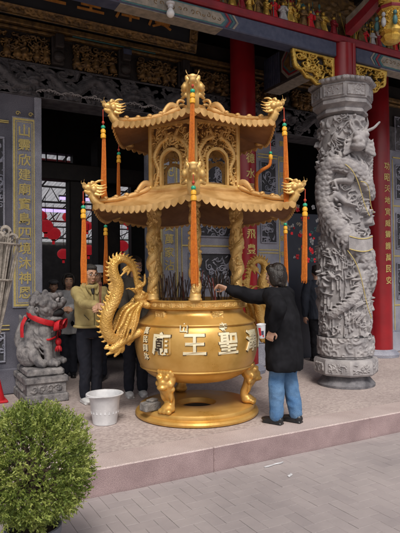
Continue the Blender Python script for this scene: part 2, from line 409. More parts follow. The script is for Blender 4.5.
# ---- carved relief: a height field stamped with strokes
class Relief:
    def __init__(s, nu, nv, wrap=False):
        s.nu, s.nv, s.wrap = nu, nv, wrap; s.H = np.zeros((nv, nu))
    def dot(s, x, y, r, h, b=0):
        x0, x1 = int(math.floor(x-r)), int(math.ceil(x+r)); y0, y1 = max(0, int(math.floor(y-r))), min(s.nv-1, int(math.ceil(y+r)))
        if y1 < y0: return
        xs = np.arange(x0, x1+1)
        if not s.wrap: xs = xs[(xs >= 0) & (xs < s.nu)]
        if len(xs) == 0: return
        ys = np.arange(y0, y1+1)
        D = 1-((xs[None, :]-x)**2+(ys[:, None]-y)**2)/(r*r)
        v = np.where(D > 0, b+h*np.sqrt(np.clip(D, 0, 1)), -1e9)
        ix = np.ix_(ys, xs % s.nu); s.H[ix] = np.maximum(s.H[ix], v)
    def stroke(s, pts, r0, r1, h, b=0, step=.5, wob=0):
        pts = [np.array(p, float) for p in pts]
        L = sum(np.linalg.norm(pts[i+1]-pts[i]) for i in range(len(pts)-1)); acc = 0
        for i in range(len(pts)-1):
            d = np.linalg.norm(pts[i+1]-pts[i]); n = max(1, int(d/max(step*min(r0, r1)*.8, .4)))
            for j in range(n):
                t = j/n; f = (acc+d*t)/max(L, 1e-6); r = r0+(r1-r0)*f
                p = pts[i]+(pts[i+1]-pts[i])*t
                s.dot(p[0], p[1], r, h*(r/max(r0, r1))*(1+wob*math.sin(f*L/r0*1.6)), b)
            acc += d
    def scroll(s, x, y, Rr, w_, h, a0, sgn=1, b=0, turns=1.4):
        pts = []
        n = int(16*turns)
        for i in range(n+1):
            t = i/n; r = Rr*(1-t*.88); a = a0+sgn*2*PI*turns*t; pts.append((x+r*math.cos(a), y+r*math.sin(a)))
        s.stroke(pts, w_, w_*.6, h, b)
    def scrolls(s, rg, n, Rmin, Rmax, h, b=0):
        for _ in range(n):
            Rr = rg.uniform(Rmin, Rmax); x = rg.uniform(0, s.nu); y = rg.uniform(0, s.nv); a = rg.uniform(0, 6.3); sg = rg.choice((-1, 1))
            s.scroll(x, y, Rr, max(1.1, Rr*.24), h*rg.uniform(.6, 1), a, sg, b)
            x2, y2 = x+Rr*math.cos(a), y+Rr*math.sin(a); a2 = a-sg*1.2
            s.stroke([(x2, y2), (x2+Rr*math.cos(a2), y2+Rr*math.sin(a2)), (x2+1.9*Rr*math.cos(a2-.5*sg), y2+1.9*Rr*math.sin(a2-.5*sg))], max(1.1, Rr*.28), .7, h*.8, b)
    def leaves(s, rg, n, L, h, b=0):
        for _ in range(n):
            x = rg.uniform(0, s.nu); y = rg.uniform(0, s.nv); a = rg.uniform(0, 6.3); k = rg.uniform(-1, 1); l_ = L*rg.uniform(.5, 1)
            s.stroke([(x, y), (x+l_*.5*math.cos(a), y+l_*.5*math.sin(a)), (x+l_*math.cos(a+k*.5), y+l_*math.sin(a+k*.5))], l_*.2, .6, h*rg.uniform(.6, 1), b)
    def dragon(s, pts, r, h, b=0, legs=True, rg=None, sc=True):
        """a scaled body along pts, with a crest and clawed legs"""
        sp = spline(pts, 10)
        n = len(sp)
        for i, p in enumerate(sp):
            t = i/n; rr = r*(.45+.55*math.sin(PI*min(1, max(0, .12+t*.83)))**.7)
            T = sp[min(i+1, n-1)]-sp[max(0, i-1)]; T = T/(np.linalg.norm(T)+1e-9); N = np.array([-T[1], T[0]])
            s.dot(p[0], p[1], rr, h*rr/r, b)
            if i % 2 == 0:
                for q in (-.7, -.36, 0, .36, .7) if sc else ():
                    c = p+N*rr*q+T*(rr*.3 if q else 0); s.dot(c[0], c[1], rr*.26, h*.10, b+h*rr/r*math.sqrt(1-q*q)*.96)
                s.stroke([p+N*rr*.8, p+N*rr*1.25-T*rr*.3, p+N*rr*1.5-T*rr*.9], rr*.30, rr*.08, h*.75, b)
        if legs:
            for f in (.25, .42, .62, .8):
                i = int(f*n); p = sp[i]; T = sp[min(i+1, n-1)]-sp[i-1]; T = T/(np.linalg.norm(T)+1e-9); N = np.array([-T[1], T[0]])*(1 if int(f*100) % 2 else -1)
                k1 = p+N*r*1.5+T*r*.5; k2 = k1+N*r*.6-T*r*1.3
                s.stroke([p, k1, k2], r*.5, r*.32, h*.8, b)
                for q in (-.7, 0, .7):
                    c = k2+(N*.9+T*q*1.1)*r*.9; s.stroke([k2, c], r*.22, r*.1, h*.7, b)
    def smooth(s, n=1):
        for _ in range(n):
            H = s.H
            a = np.roll(H, 1, 1)+np.roll(H, -1, 1) if s.wrap else np.concatenate([H[:, :1], H[:, :-1]], 1)+np.concatenate([H[:, 1:], H[:, -1:]], 1)
            c = np.concatenate([H[:1], H[:-1]], 0)+np.concatenate([H[1:], H[-1:]], 0)
            s.H = (H*4+a+c)/8
def relief_flat(acc, rl, O, U, Vv, N, mi=0):
    """relief laid on a rectangle: O corner, U and V edge vectors, N outward normal; heights in metres"""
    O, U, Vv, N = [np.array(k, float) for k in (O, U, Vv, N)]
    nu, nv = rl.nu, rl.nv
    u = np.linspace(0, 1, nu)[None, :, None]; v = np.linspace(0, 1, nv)[:, None, None]
    P = O+U*u+Vv*v+N*rl.H[:, :, None]
    F = [(j*nu+i, j*nu+i+1, j*nu+nu+i+1, j*nu+nu+i) for j in range(nv-1) for i in range(nu-1)]
    acc.add(P.reshape(-1, 3), F, mi)
def relief_round(acc, rl, rad, z0, z1, mi=0):
    """relief wrapped on a round shaft; rad may be a function of z"""
    nu, nv = rl.nu, rl.nv
    t = np.arange(nu)/nu*2*PI; z = np.linspace(z0, z1, nv)
    rb = np.array([rad(k) if callable(rad) else rad for k in z])
    r = rb[:, None]+rl.H
    P = np.stack([r*np.cos(t)[None, :], r*np.sin(t)[None, :], np.repeat(z[:, None], nu, 1)], -1)
    F = [(j*nu+i, j*nu+(i+1) % nu, j*nu+nu+(i+1) % nu, j*nu+nu+i) for j in range(nv-1) for i in range(nu)]
    acc.add(P.reshape(-1, 3), F, mi)
def openwork(acc, rl, keep, O, U, Vv, N, back):
    """pierced carving: cells where keep is False are holes; has a back and side walls"""
    O, U, Vv, N = [np.array(k, float) for k in (O, U, Vv, N)]
    nu, nv = rl.nu, rl.nv
    u = np.linspace(0, 1, nu)[None, :, None]; v = np.linspace(0, 1, nv)[:, None, None]
    B = O+U*u+Vv*v
    P = np.concatenate([(B+N*rl.H[:, :, None]).reshape(-1, 3), (B-N*back).reshape(-1, 3)]); n = nu*nv
    F = []
    k = keep
    for j in range(nv-1):
        for i in range(nu-1):
            if not k[j, i]: continue
            a, b, c, d = j*nu+i, j*nu+i+1, (j+1)*nu+i+1, (j+1)*nu+i
            F.append((a, b, c, d)); F.append((n+a, n+d, n+c, n+b))
            if j == 0 or not k[j-1, i]: F.append((a, n+a, n+b, b))
            if j == nv-2 or not k[j+1, i]: F.append((c, n+c, n+d, d))
            if i == 0 or not k[j, i-1]: F.append((d, n+d, n+a, a))
            if i == nu-2 or not k[j, i+1]: F.append((b, n+b, n+c, c))
    used = sorted({i for f in F for i in f}); mp = {o: i for i, o in enumerate(used)}
    acc.add(P[used], [tuple(mp[i] for i in f) for f in F])

def glyph(ch, size, depth, weight=.012):
    """one written character as mesh data in x-y, centred; returns (verts, faces)"""
    cu = bpy.data.curves.new('t', 'FONT'); cu.body = ch; cu.size = 1; cu.extrude = depth/size/2; cu.offset = weight; cu.resolution_u = 2
    cu.align_x = 'CENTER'; cu.align_y = 'CENTER'
    o = bpy.data.objects.new('t', cu); COL.objects.link(o)
    dg = bpy.context.evaluated_depsgraph_get(); dg.update()
    me = bpy.data.meshes.new_from_object(o.evaluated_get(dg))
    V = np.zeros(len(me.vertices)*3); me.vertices.foreach_get('co', V); V = V.reshape(-1, 3)
    F = [tuple(p.vertices) for p in me.polygons]
    bpy.data.objects.remove(o); bpy.data.curves.remove(cu); bpy.data.meshes.remove(me)
    if len(V):
        lo, hi = V.min(0), V.max(0); V = V-(lo+hi)/2; s = size/max(hi[0]-lo[0], hi[1]-lo[1]); V[:, :2] *= s; V[:, 2] *= size
    return V, F
def glyph_flat(ch, size, depth, c, U, Vv, N, weight=.012):
    V, F = glyph(ch, size, depth, weight)
    c, U, Vv, N = [np.array(Vector(k).normalized()) if i else np.array(k, float) for i, k in enumerate((c, U, Vv, N))]
    return c+V[:, :1]*U+V[:, 1:2]*Vv+V[:, 2:]*N, F
def dense_rows(V, F):
    return V, F
# ================================================================== THE SETTING
PZ = 0.20            # platform height
EDGE = 3.97          # front edge of the platform
WY = 7.10            # face of the temple front
# plaza: one sheet to the horizon, pavers laid on it near by
a = Acc(); a.add([(-200, -200, -.03), (200, -200, -.03), (200, 200, -.03), (-200, 200, -.03)], [(0, 1, 2, 3)])
struct(build('ground', a, M['joint'], smooth=False))
def pavers():
    Lb, Wb, g = .20, .10, .0011
    V = []; F = []; T = []
    def brick(x, y, sx, sy):
        x0, x1, y0, y1 = x+g, x+sx-g, y+g, y+sy-g
        x0 = max(x0, -3); x1 = min(x1, 9.5); y1 = min(y1, EDGE-.015); y0 = max(y0, -.6)
        if x1-x0 < .008 or y1-y0 < .008: return
        z = -.0015+nrng.uniform(-.0012, .0012); c = .0014; n = len(V)
        V.extend([(x0, y0, -.028), (x1, y0, -.028), (x1, y1, -.028), (x0, y1, -.028), (x0, y0, z-c), (x1, y0, z-c), (x1, y1, z-c), (x0, y1, z-c),
                  (x0+c, y0+c, z), (x1-c, y0+c, z), (x1-c, y1-c, z), (x0+c, y1-c, z)])
        F.extend([(n+8, n+9, n+10, n+11)])
        for q in (0, 4):
            for i in range(4): j = (i+1) % 4; F.append((n+q+i, n+q+j, n+q+4+j, n+q+4+i))
        T.extend([min(1, max(0, nrng.normal(.5, .22)))]*12)
    # herringbone
    for j in range(-20, 60):
        for i in range(-60, 80):
            # period: horizontal brick at (i*4 + j) , vertical brick next to it
            x = -3+(i*4+j)*Wb; y = -.6+j*Wb
            if -3.4 < x < 9.6 and y < EDGE: brick(x, y, Lb, Wb)
            x2 = x+2*Wb; y2 = y-Wb*0
            if -3.4 < x2 < 9.6 and y2-Wb < EDGE: brick(x2, y2-Wb, Wb, Lb)
    me = bpy.data.meshes.new('plaza_paving'); me.from_pydata(V, [], F)
    at_ = me.attributes.new('tint', 'FLOAT', 'POINT'); at_.data.foreach_set('value', T)
    return struct(link('plaza_paving', me, M['paver'], None, False))
pavers()
# platform: pebbled top, smooth granite kerb slabs
a = Acc(); bx(a, (-6, EDGE+.34, -.2), (14, 9.0, PZ-.001))
struct(build('platform_floor', a, M['pebble'], smooth=False))
a = Acc(); bx(a, (-6, 9.001, -.2), (14, 30, PZ-.003)); struct(build('hall_floor', a, M['hall_floor'], smooth=False))
kx = [-4.6, -2.9, -1.2, .55, 2.32, 4.15, 5.9, 7.7, 9.6, 11.5]
a = Acc()
for x0, x1 in zip(kx, kx[1:]):
    n0 = a.n; V, F = box(((x0+x1)/2, EDGE+.17, (PZ-.2)/2), (x1-x0-.0015, .336, PZ+.2), 0, .009)
    a.add(V, F)
me = a.mesh('granite_kerb'); fixn(me)
o = struct(link('granite_kerb', me, [M['kerb_side'], M['kerb_top']], None, False))
for p in me.polygons:
    if p.normal.z > .5: p.material_index = 1
# scraps of paper at the foot of the kerb
def scrap(px, py, L, wd, rz, lab):
    c = at(px, py, Z=.004); a = Acc()
    n = 7; pts = [(c.x+L*(i/(n-1)-.5)*math.cos(rz)+rng.uniform(-.01, .01), c.y+L*(i/(n-1)-.5)*math.sin(rz)+rng.uniform(-.008, .008)) for i in range(n)]
    V = []; 
    for i, (x, y) in enumerate(pts):
        ww = wd*rng.uniform(.3, 1); V += [(x, y-ww, .003), (x, y+ww, .003), (x, y+ww, .006+rng.uniform(0, .006)), (x, y-ww, .006+rng.uniform(0, .005))]
    F = [(0, 1, 2, 3)]
    for i in range(n-1):
        for q in range(4): F.append((i*4+q, i*4+(q+1) % 4, i*4+4+(q+1) % 4, i*4+4+q))
    F.append(tuple(range((n-1)*4, n*4)))
    a.add(V, F); tag(build('paper_scrap', a, M['plastic'], smooth=False), lab, 'litter', 'paper scraps on the paving')
scrap(274, 464.5, .22, .010, R(4), 'long white torn paper strip lying along the foot of the kerb')
scrap(290, 475.5, .05, .014, R(30), 'tiny white paper scrap lying alone out on the brick paving')

# ------------------------------------------------------------------ walls of the temple front
def P7(px, py, dy=0): return at(px, py, Y=WY-dy)
def relief_panel(root, x0, x1, z0, z1, seed, Y=WY, dens=5, style='scroll'):
    """sunk black panel with grey pierced carving in a stone frame"""
    g = .022
    a = Acc(); bx(a, (x0, Y-.004, z0), (x1, Y+.01, z1)); build('recess', a, M['recess'], root, False)
    a = Acc()
    for p0, p1 in (((x0-g, Y-.026, z0-g), (x1+g, Y, z0)), ((x0-g, Y-.026, z1), (x1+g, Y, z1+g)), ((x0-g, Y-.025, z0), (x0, Y, z1)), ((x1, Y-.025, z0), (x1+g, Y, z1))):
        bx(a, p0, p1, .005)
    build('panel_frame', a, M['wall_stone'], root, False)
    nu = max(16, int((x1-x0)/.007)); nv = max(16, int((z1-z0)/.007))
    rl = Relief(nu, nv); rg = random.Random(seed)
    rl.scrolls(rg, int(nu*nv/260*dens/5), 4, 9, .02); rl.leaves(rg, int(nu*nv/240), 14, .022)
    a = Acc(); openwork(a, rl, rl.H > .005, (x0, Y-.008, z0), (x1-x0, 0, 0), (0, 0, z1-z0), (0, -1, 0), .002)
    build('pierced_carving', a, M['wall_stone'], root, True, None, False)
def gilt_rect(a, x0, x1, z0, z1, wd=.012, Y=WY, dp=.006):
    bx(a, (x0, Y-dp, z0), (x1, Y, z0+wd)); bx(a, (x0, Y-dp, z1-wd), (x1, Y, z1))
    bx(a, (x0, Y-dp, z0+wd), (x0+wd, Y, z1-wd)); bx(a, (x1-wd, Y-dp, z0+wd), (x1, Y, z1-wd))
def couplet(root, text, cx, ztop, step, size, Y=WY):
    for i, ch in enumerate(text):
        a = Acc(); a.add(*glyph_flat(ch, size, .008, (cx, Y-.004, ztop-i*step), (1, 0, 0), (0, 0, 1), (0, -1, 0), .014))
        build('character', a, M['gilt_line'], root, False, None, False)

ZL = 3.98   # underside of the carved lintel
# left wall with couplet panel
root = tag(empty('stone_wall', (0, WY, PZ)), 'blue grey stone wall with a gold framed column of writing left of the doorway', 'wall')
root_inv = Vector((0, WY, PZ))
def sub(root):   # children are written in world coordinates
    loc = root.location.copy(); 
    for ch in [x for x in COL.objects if x.parent is root]:
        ch.location = ch.location-loc
XJ = P7(40, 200).x
a = Acc(); bx(a, (-3.5, WY, PZ), (XJ, WY+.35, ZL)); build('wall_slab', a, M['panel_stone'], root, False)
a = Acc(); bx(a, (XJ-.07, WY-.035, PZ+.004), (XJ+.02, WY-.002, ZL-.003), .008); build('door_jamb', a, M['wall_stone'], root, False)
x0, x1 = P7(13, 200).x, P7(35.5, 200).x
a = Acc(); bx(a, (x0-.01, WY-.02, 1.27), (x1+.01, WY-.001, 3.70), .004); build('couplet_slab', a, M['wall_stone'], root, False)
a = Acc(); gilt_rect(a, x0, x1, 1.29, 3.68, .026, WY-.0205); gilt_rect(a, x0+.04, x1-.04, 1.33, 3.64, .007, WY-.0205)
for sx in (x0+.06, x1-.06):
    rl = [(sx+.03*math.cos(t*.5)*(1-t/18), WY-.026, 3.74+.03*math.sin(t*.5)*(1-t/18)) for t in range(16)]; a.add(*tube(rl, .006, 6))
build('gold_frame', a, M['gilt_line'], root, False)
couplet(root, '山靈欣建廟寶島四境沐神恩', (x0+x1)/2, P7(25, 131).z, .188, .155, WY-.02)
a = Acc()
for z in (3.62, 3.60, 1.05, 1.0): bx(a, (-3.4, WY-.022, z), (x0-.05, WY-.001, z+.012))
build('ledge', a, M['gilt_line'], root, False)
a = Acc(); bx(a, (-3.45, WY-.05, PZ+.003), (XJ-.09, WY-.003, PZ+.32), .012); build('plinth', a, M['panel_stone'], root, False)
relief_panel(root, x0-.75, x0-.12, 1.5, 3.4, 3, dens=6)
relief_panel(root, x0-.62, x0-.12, .62, .95, 4)
sub(root)

# middle wall between the two doorways
root = tag(empty('stone_wall', (4.3, WY, PZ)), 'blue grey carved stone wall behind the golden burner, with pierced panels and gold writing', 'wall')
XM0, XM1 = P7(154, 200).x, P7(287, 200).x
a = Acc(); bx(a, (XM0, WY, PZ), (XM1, WY+.35, ZL)); build('wall_slab', a, M['wall_stone'], root, False)
c = P7(168.5, 240).x
a = Acc(); bx(a, (c-.15, WY-.02, 1.25), (c+.15, WY-.001, 3.70), .004); build('couplet_slab', a, M['wall_stone'], root, False)
a = Acc(); gilt_rect(a, c-.14, c+.14, 1.29, 3.68, .022, WY-.0205); gilt_rect(a, c-.105, c+.105, 1.33, 3.64, .006, WY-.0205); build('gold_frame', a, M['gilt_line'], root, False)
zt = P7(170, 171).z
couplet(root, '記', c, zt, .2, .17, WY-.0205)
couplet(root, '聖澤寶萬家沾', c, zt-.24-.19, .19, .15, WY-.0205)
xa, xb = P7(183, 240).x, P7(233, 240).x
zz = lambda py: P7(210, py).z
relief_panel(root, xa+.08, xb-.05, zz(190), zz(148), 6)
relief_panel(root, xa+.2, xb-.05, zz(236), zz(221), 7)
relief_panel(root, xa+.1, xb-.05, zz(286), zz(254), 8, dens=4)
a = Acc()
for py in (246, 205): bx(a, (xa-.02, WY-.012, zz(py)-.012), (xb+.02, WY-.001, zz(py)+.012))
bx(a, (xa-.03, WY-.011, .55), (xa-.018, WY-.001, 3.7)); build('gold_moulding', a, M['gilt_line'], root, False)
xa, xb = P7(259.5, 240).x, P7(277, 240).x
zz = lambda py: P7(268, py).z
relief_panel(root, xa+.04, xb-.03, zz(192), zz(163), 9); relief_panel(root, xa+.04, xb-.03, zz(242), zz(216), 10); relief_panel(root, xa+.04, xb-.03, zz(146), zz(120), 12)
relief_panel(root, xa+.04, xb-.03, zz(330), zz(268), 13)
a = Acc()
for py in (155, 158, 250, 253): bx(a, (xa-.02, WY-.012, zz(py)-.008), (xb+.02, WY-.001, zz(py)+.008))
xc = P7(283, 240).x; gilt_rect(a, xc-.08, xc+.055, 1.2, 3.6, .014, WY); build('gold_moulding', a, M['gilt_line'], root, False)
couplet(root, '雲山日月長春殿宇', xc-.012, zz(142), .26, .085, WY)
a = Acc(); bx(a, (XM0+.01, WY-.06, PZ+.003), (XM1-.01, WY-.003, PZ+.36), .012); bx(a, (XM0+.02, WY-.04, PZ+.365), (XM1-.02, WY-.003, PZ+.42), .008); build('plinth', a, M['wall_stone'], root, False)
sub(root)

# right wall behind the second red column
root = tag(empty('stone_wall', (8.3, WY, PZ)), 'grey stone wall at the right edge behind the tall red column', 'wall')
XR = P7(346, 240).x
a = Acc(); bx(a, (XR, WY, PZ), (12, WY+.35, ZL)); build('wall_slab', a, M['wall_stone'], root, False)
zz = lambda py: P7(396, py).z
xa = P7(393.5, 240).x
a = Acc()
for py in (158, 206, 256, 305): bx(a, (xa, WY-.012, zz(py)-.012), (xa+1.2, WY-.001, zz(py)+.012))
bx(a, (xa-.014, WY-.011, .6), (xa-.001, WY-.001, 3.8)); build('gold_moulding', a, M['gilt_line'], root, False)
for i, (p0, p1) in enumerate(((198, 166), (248, 214), (298, 264), (150, 118))): relief_panel(root, xa+.08, xa+.6, zz(p0), zz(p1), 20+i)
relief_panel(root, XR+.08, XR+.45, 1.4, 3.5, 30)
a = Acc(); bx(a, (XR+.01, WY-.05, PZ+.003), (11.9, WY-.003, PZ+.36), .012); build('plinth', a, M['wall_stone'], root, False)
sub(root)

# ---- carved lintel along the whole front
root = tag(empty('carved_lintel', (3, WY, ZL)), 'long dark stone lintel carved with dragons above the doorways', 'lintel')
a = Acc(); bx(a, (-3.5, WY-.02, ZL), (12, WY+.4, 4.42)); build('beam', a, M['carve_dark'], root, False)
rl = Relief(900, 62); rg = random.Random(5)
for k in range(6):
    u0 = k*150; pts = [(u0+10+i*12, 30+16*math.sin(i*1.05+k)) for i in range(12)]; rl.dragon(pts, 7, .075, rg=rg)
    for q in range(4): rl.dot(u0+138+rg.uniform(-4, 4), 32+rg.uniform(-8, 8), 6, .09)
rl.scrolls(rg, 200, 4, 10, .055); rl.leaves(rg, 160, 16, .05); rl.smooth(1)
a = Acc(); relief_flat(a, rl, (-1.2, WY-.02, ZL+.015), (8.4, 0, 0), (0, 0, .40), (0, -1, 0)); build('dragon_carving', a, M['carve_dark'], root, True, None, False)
a = Acc(); rg = random.Random(9)
for q in range(60):
    x = 1.55+q*.032+rg.uniform(-.01, .01); z = ZL+.045+.05*abs(math.sin(q*.35))*rg.uniform(.4, 1)
    a.add(*tube([(x+.03*math.cos(t), WY-.10, z+.018*math.sin(t)) for t in np.linspace(0, 3.6, 7)], [.005, .008, .009, .008, .007, .005, .003], 6))
build('pale_wave', a, M['stone'], root, True)
sub(root)
# gilt figure frieze with dark brackets over it
root = tag(empty('carved_frieze', (3, WY, 4.45)), 'dark gold frieze of carved figures between the lintel and the signboard', 'frieze')
a = Acc(); bx(a, (-3.5, WY+.02, 4.425), (12, WY+.4, 5.2)); build('backing', a, M['wood_dark'], root, False)
for k in range(9):
    x = -.75+k*.92
    rl = Relief(84, 56); rg = random.Random(40+k)
    for q in range(5):
        cx = 10+q*16+rg.uniform(-3, 3); cy = rg.uniform(8, 14)
        rl.stroke([(cx, cy), (cx+rg.uniform(-3, 3), cy+18)], 6.5, 4, .09); rl.dot(cx+rg.uniform(-2, 2), cy+24, 3.6, .10); rl.stroke([(cx, cy+14), (cx+rg.uniform(-9, 9), cy+rg.uniform(4, 16))], 2.4, 1.6, .09)
    rl.scrolls(rg, 44, 3, 8, .06); rl.leaves(rg, 70, 14, .055)
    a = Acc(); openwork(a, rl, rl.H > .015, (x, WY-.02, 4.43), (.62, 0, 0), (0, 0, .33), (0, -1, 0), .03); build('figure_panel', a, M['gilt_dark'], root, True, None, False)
    a = Acc(); bx(a, (x+.63, WY-.10, 4.43), (x+.80, WY+.015, 4.80), .015); bx(a, (x+.66, WY-.20, 4.62), (x+.77, WY-.10, 4.80), .012)
    a.add(*sph((x+.715, WY-.13, 4.52), (.075, .06, .075))); build('bracket', a, M['wood_dark'], root, False)
    if k % 2: 
        a = Acc(); bx(a, (x+.655, WY-.206, 4.70), (x+.775, WY-.2, 4.77)); build('painted_face', a, M['blue_paint'], root, False)
a = Acc(); bx(a, (-3.4, WY-.06, 4.805), (12, WY+.018, 4.84), .008); bx(a, (-3.4, WY-.10, 4.86), (12, WY+.018, 4.93), .008); build('rail', a, M['gilt_dark'], root, False)
a = Acc(); bx(a, (2.0, WY-.075, 4.842), (3.2, WY-.062, 4.856)); build('green_strip', a, M['teal_paint'], root, False)
sub(root)
# signboard
root = tag(empty('signboard', (2.3, 6.5, 4.72)), 'black temple signboard in a carved gold frame with large gold characters', 'signboard')
SX0, SX1, SZ0, SH = .55, 3.56, 4.72, .95
tl = R(14); U = Vector((1, 0, 0)); Vd = Vector((0, -math.sin(tl), math.cos(tl))); Nd = Vector((0, -math.cos(tl), -math.sin(tl)))
def sb(u, v, n): return Vector((SX0, 6.5, SZ0))+U*u+Vd*v+Nd*n
def sbox(a, u0, u1, v0, v1, n0, n1):
    V = [sb(u, v, n) for n in (n0, n1) for u, v in ((u0, v0), (u1, v0), (u1, v1), (u0, v1))]
    a.add([tuple(p) for p in V], [(3, 2, 1, 0), (4, 5, 6, 7), (0, 1, 5, 4), (1, 2, 6, 5), (2, 3, 7, 6), (3, 0, 4, 7)])
W_ = SX1-SX0
a = Acc(); sbox(a, 0, W_, 0, SH, -.04, 0); build('board', a, M['board'], root, False)
for (u0, u1, v0, v1, s_) in ((0, W_, 0, .11, 1), (0, W_, SH-.11, SH, 2), (0, .11, .111, SH-.111, 3), (W_-.11, W_, .111, SH-.111, 4)):
    rl = Relief(max(14, int((u1-u0)/.009)), max(14, int((v1-v0)/.009))); rg = random.Random(s_)
    rl.scrolls(rg, int(rl.nu*rl.nv/50), 2, 4, .018); rl.leaves(rg, int(rl.nu*rl.nv/60), 8, .016)
    rl.H[:2] = .02; rl.H[-2:] = .02; rl.H[:, :2] = .02; rl.H[:, -2:] = .02
    a = Acc(); sbox(a, u0, u1, v0, v1, .001, .012); relief_flat(a, rl, sb(u0, v0, .0125), U*(u1-u0), Vd*(v1-v0), Nd)
    build('frame', a, M['gilt_dark'], root, True, None, False)
for ch, u in (('廣', 3.0-SX0), ('澤', 2.54-SX0), ('聖', 2.06-SX0), ('王', 1.58-SX0)):
    a = Acc(); a.add(*glyph_flat(ch, .34, .014, sb(u, .385, .008), U, Vd, Nd, .006)); build('character', a, M['sign_gold'], root, False, None, False)
sub(root)

# ---- red lacquer columns
def lacquer(x, y, r, label, text, ztop, step, size):
    root = tag(empty('lacquer_column', (x, y, PZ)), label, 'column', 'red lacquer columns of the temple front')
    a = Acc(); a.add(*lathe([(r, 0), (r, .5), (r, 2), (r, 4.0), (r*.97, 5.4)], 48)); build('shaft', a, M['red'], root)
    a = Acc(); a.add(*lathe([(r+.10, .001), (r+.11, .05), (r+.07, .09), (r+.03, .11), (r+.004, .13)], 40)); build('stone_base', a, M['wall_stone'], root)
    for i, ch in enumerate(text):
        V, F = glyph(ch, size, .006, .012)
        th = -PI/2+V[:, 0]/r; rr = r+.001+V[:, 2]+.003
        a = Acc(); a.add(np.stack([rr*np.cos(th), rr*np.sin(th), ztop-PZ-i*step+V[:, 1]], 1), F); build('character', a, M['gilt_line'], root, False, None, False)
c = at(244, 200, Y=6.8)
lacquer(c.x, 6.8, .19, 'red lacquer column with gold writing standing behind the golden burner', '聖德水長流味飛豊登', at(252, 143, Y=6.6).z, .225, .15)
c = at(380, 300, Y=6.85); COLB = c.x
lacquer(c.x, 6.85, .205, 'red lacquer column with gold writing right of the carved stone pillar', '功昭天地宣威靈護萬民安', at(388, 166, Y=6.64).z, .2, .13)

# ---- right doorway: painted door leaf and the dark above
xd0, xd1 = XM1+.03, XR-.01
root = tag(empty('painted_door', ((xd0+xd1)/2, WY+.28, PZ)), 'dark blue painted door leaf with a band of coloured flowers beside the stone pillar', 'door')
a = Acc(); bx(a, (xd0, WY+.26, PZ+.004), (xd1, WY+.31, 2.72), .005); build('leaf', a, mat('door_blue', (.014, .018, .032), (.022, .027, .044), 4, .5), root, False)
rg = random.Random(77); a = Acc()
zf0, zf1 = at(300, 262, Y=WY+.26).z, at(300, 205, Y=WY+.26).z
cols = ['white_cloth', 'ribbon', 'teal_paint', 'cream_paint', 'lantern']
xs0, xs1 = at(286, 230, Y=WY+.26).x, at(318, 230, Y=WY+.26).x
for ci, cn in enumerate(cols):
    a = Acc()
    for q in range(9):
        x, z = rg.uniform(xs0+.04, xs1), rg.uniform(zf0, zf1); s_ = rg.uniform(.012, .032)
        for k in range(5): t = k*2*PI/5+rg.random(); a.add(*sph((x+s_*math.cos(t), WY+.257, z+s_*math.sin(t)), (s_*.7, .006, s_*.7), 8, 5))
        a.add(*sph((x, WY+.252, z), (s_*.4, .008, s_*.4), 8, 5))
    build('painted_flowers', a, M[cn], root)
sub(root)
# ------------------------------------------------------------------ the hall behind, its roof, the covered court
root = tag(empty('temple_shade_roof', (4, 6, 5.6)), 'unseen temple eaves and hall ceiling above the beams, drawn forward to shade the front', 'roof')  # out of view; eaves extended forward to darken the temple front
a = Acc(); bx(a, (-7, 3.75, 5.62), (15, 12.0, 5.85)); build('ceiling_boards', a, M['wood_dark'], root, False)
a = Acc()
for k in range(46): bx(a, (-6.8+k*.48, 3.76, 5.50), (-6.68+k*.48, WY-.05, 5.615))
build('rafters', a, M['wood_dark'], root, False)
sub(root)
root = tag(empty('hall_wall', (2.5, 11, PZ)), 'black inner hall wall with a bright slit window above its opening', 'wall')
zs0, zs1 = at(55, 161.5, Y=11).z, at(55, 153, Y=11).z; zo = at(55, 178, Y=11).z
xs = at(73, 157, Y=11).x
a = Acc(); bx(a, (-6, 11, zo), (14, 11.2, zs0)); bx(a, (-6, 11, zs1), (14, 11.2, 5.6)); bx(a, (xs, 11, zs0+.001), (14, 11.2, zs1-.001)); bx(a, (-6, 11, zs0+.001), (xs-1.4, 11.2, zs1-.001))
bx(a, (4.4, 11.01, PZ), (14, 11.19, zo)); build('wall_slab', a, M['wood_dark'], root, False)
a = Acc()
for f in (.18, .42, .72): bx(a, (xs-.75*f, 11.05, zs0+.002), (xs-.75*f+.02, 11.1, zs1-.002))
build('mullion', a, M['wood_dark'], root, False)
sub(root)
for sx, lab in ((-4.5, 'dark side wall closing the hall on the left'), (12.5, 'dark side wall closing the hall on the right')):
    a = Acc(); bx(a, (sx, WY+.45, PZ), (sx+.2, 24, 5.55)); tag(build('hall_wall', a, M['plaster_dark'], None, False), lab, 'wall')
def hall_post(px, wd, Y, lab, top):
    c = at(px, 260, Y=Y); a = Acc()
    bx(a, (c.x-wd/2, Y-wd/2, PZ-.002), (c.x+wd/2, Y+wd/2, top), .02); bx(a, (c.x-wd*.7, Y-wd*.7, PZ-.001), (c.x+wd*.7, Y+wd*.7, PZ+.15), .02)
    tag(build('hall_post', a, M['wood_dark'], None, False), lab, 'post', 'dark posts inside the hall')
hall_post(76, .28, 9.2, 'slim black post inside the hall between the red lanterns', 3.5)
hall_post(106, .42, 9.6, 'broad black post inside the hall behind the burner dragon', 4.2)
a = Acc(); c0 = at(40, 178, Y=9.0); bx(a, (-2, 9.0, c0.z), (6, 9.25, c0.z+.28), .01); tag(build('hall_beam', a, M['wood_dark'], None, False), 'black cross beam over the inner hall above the lanterns', 'beam')
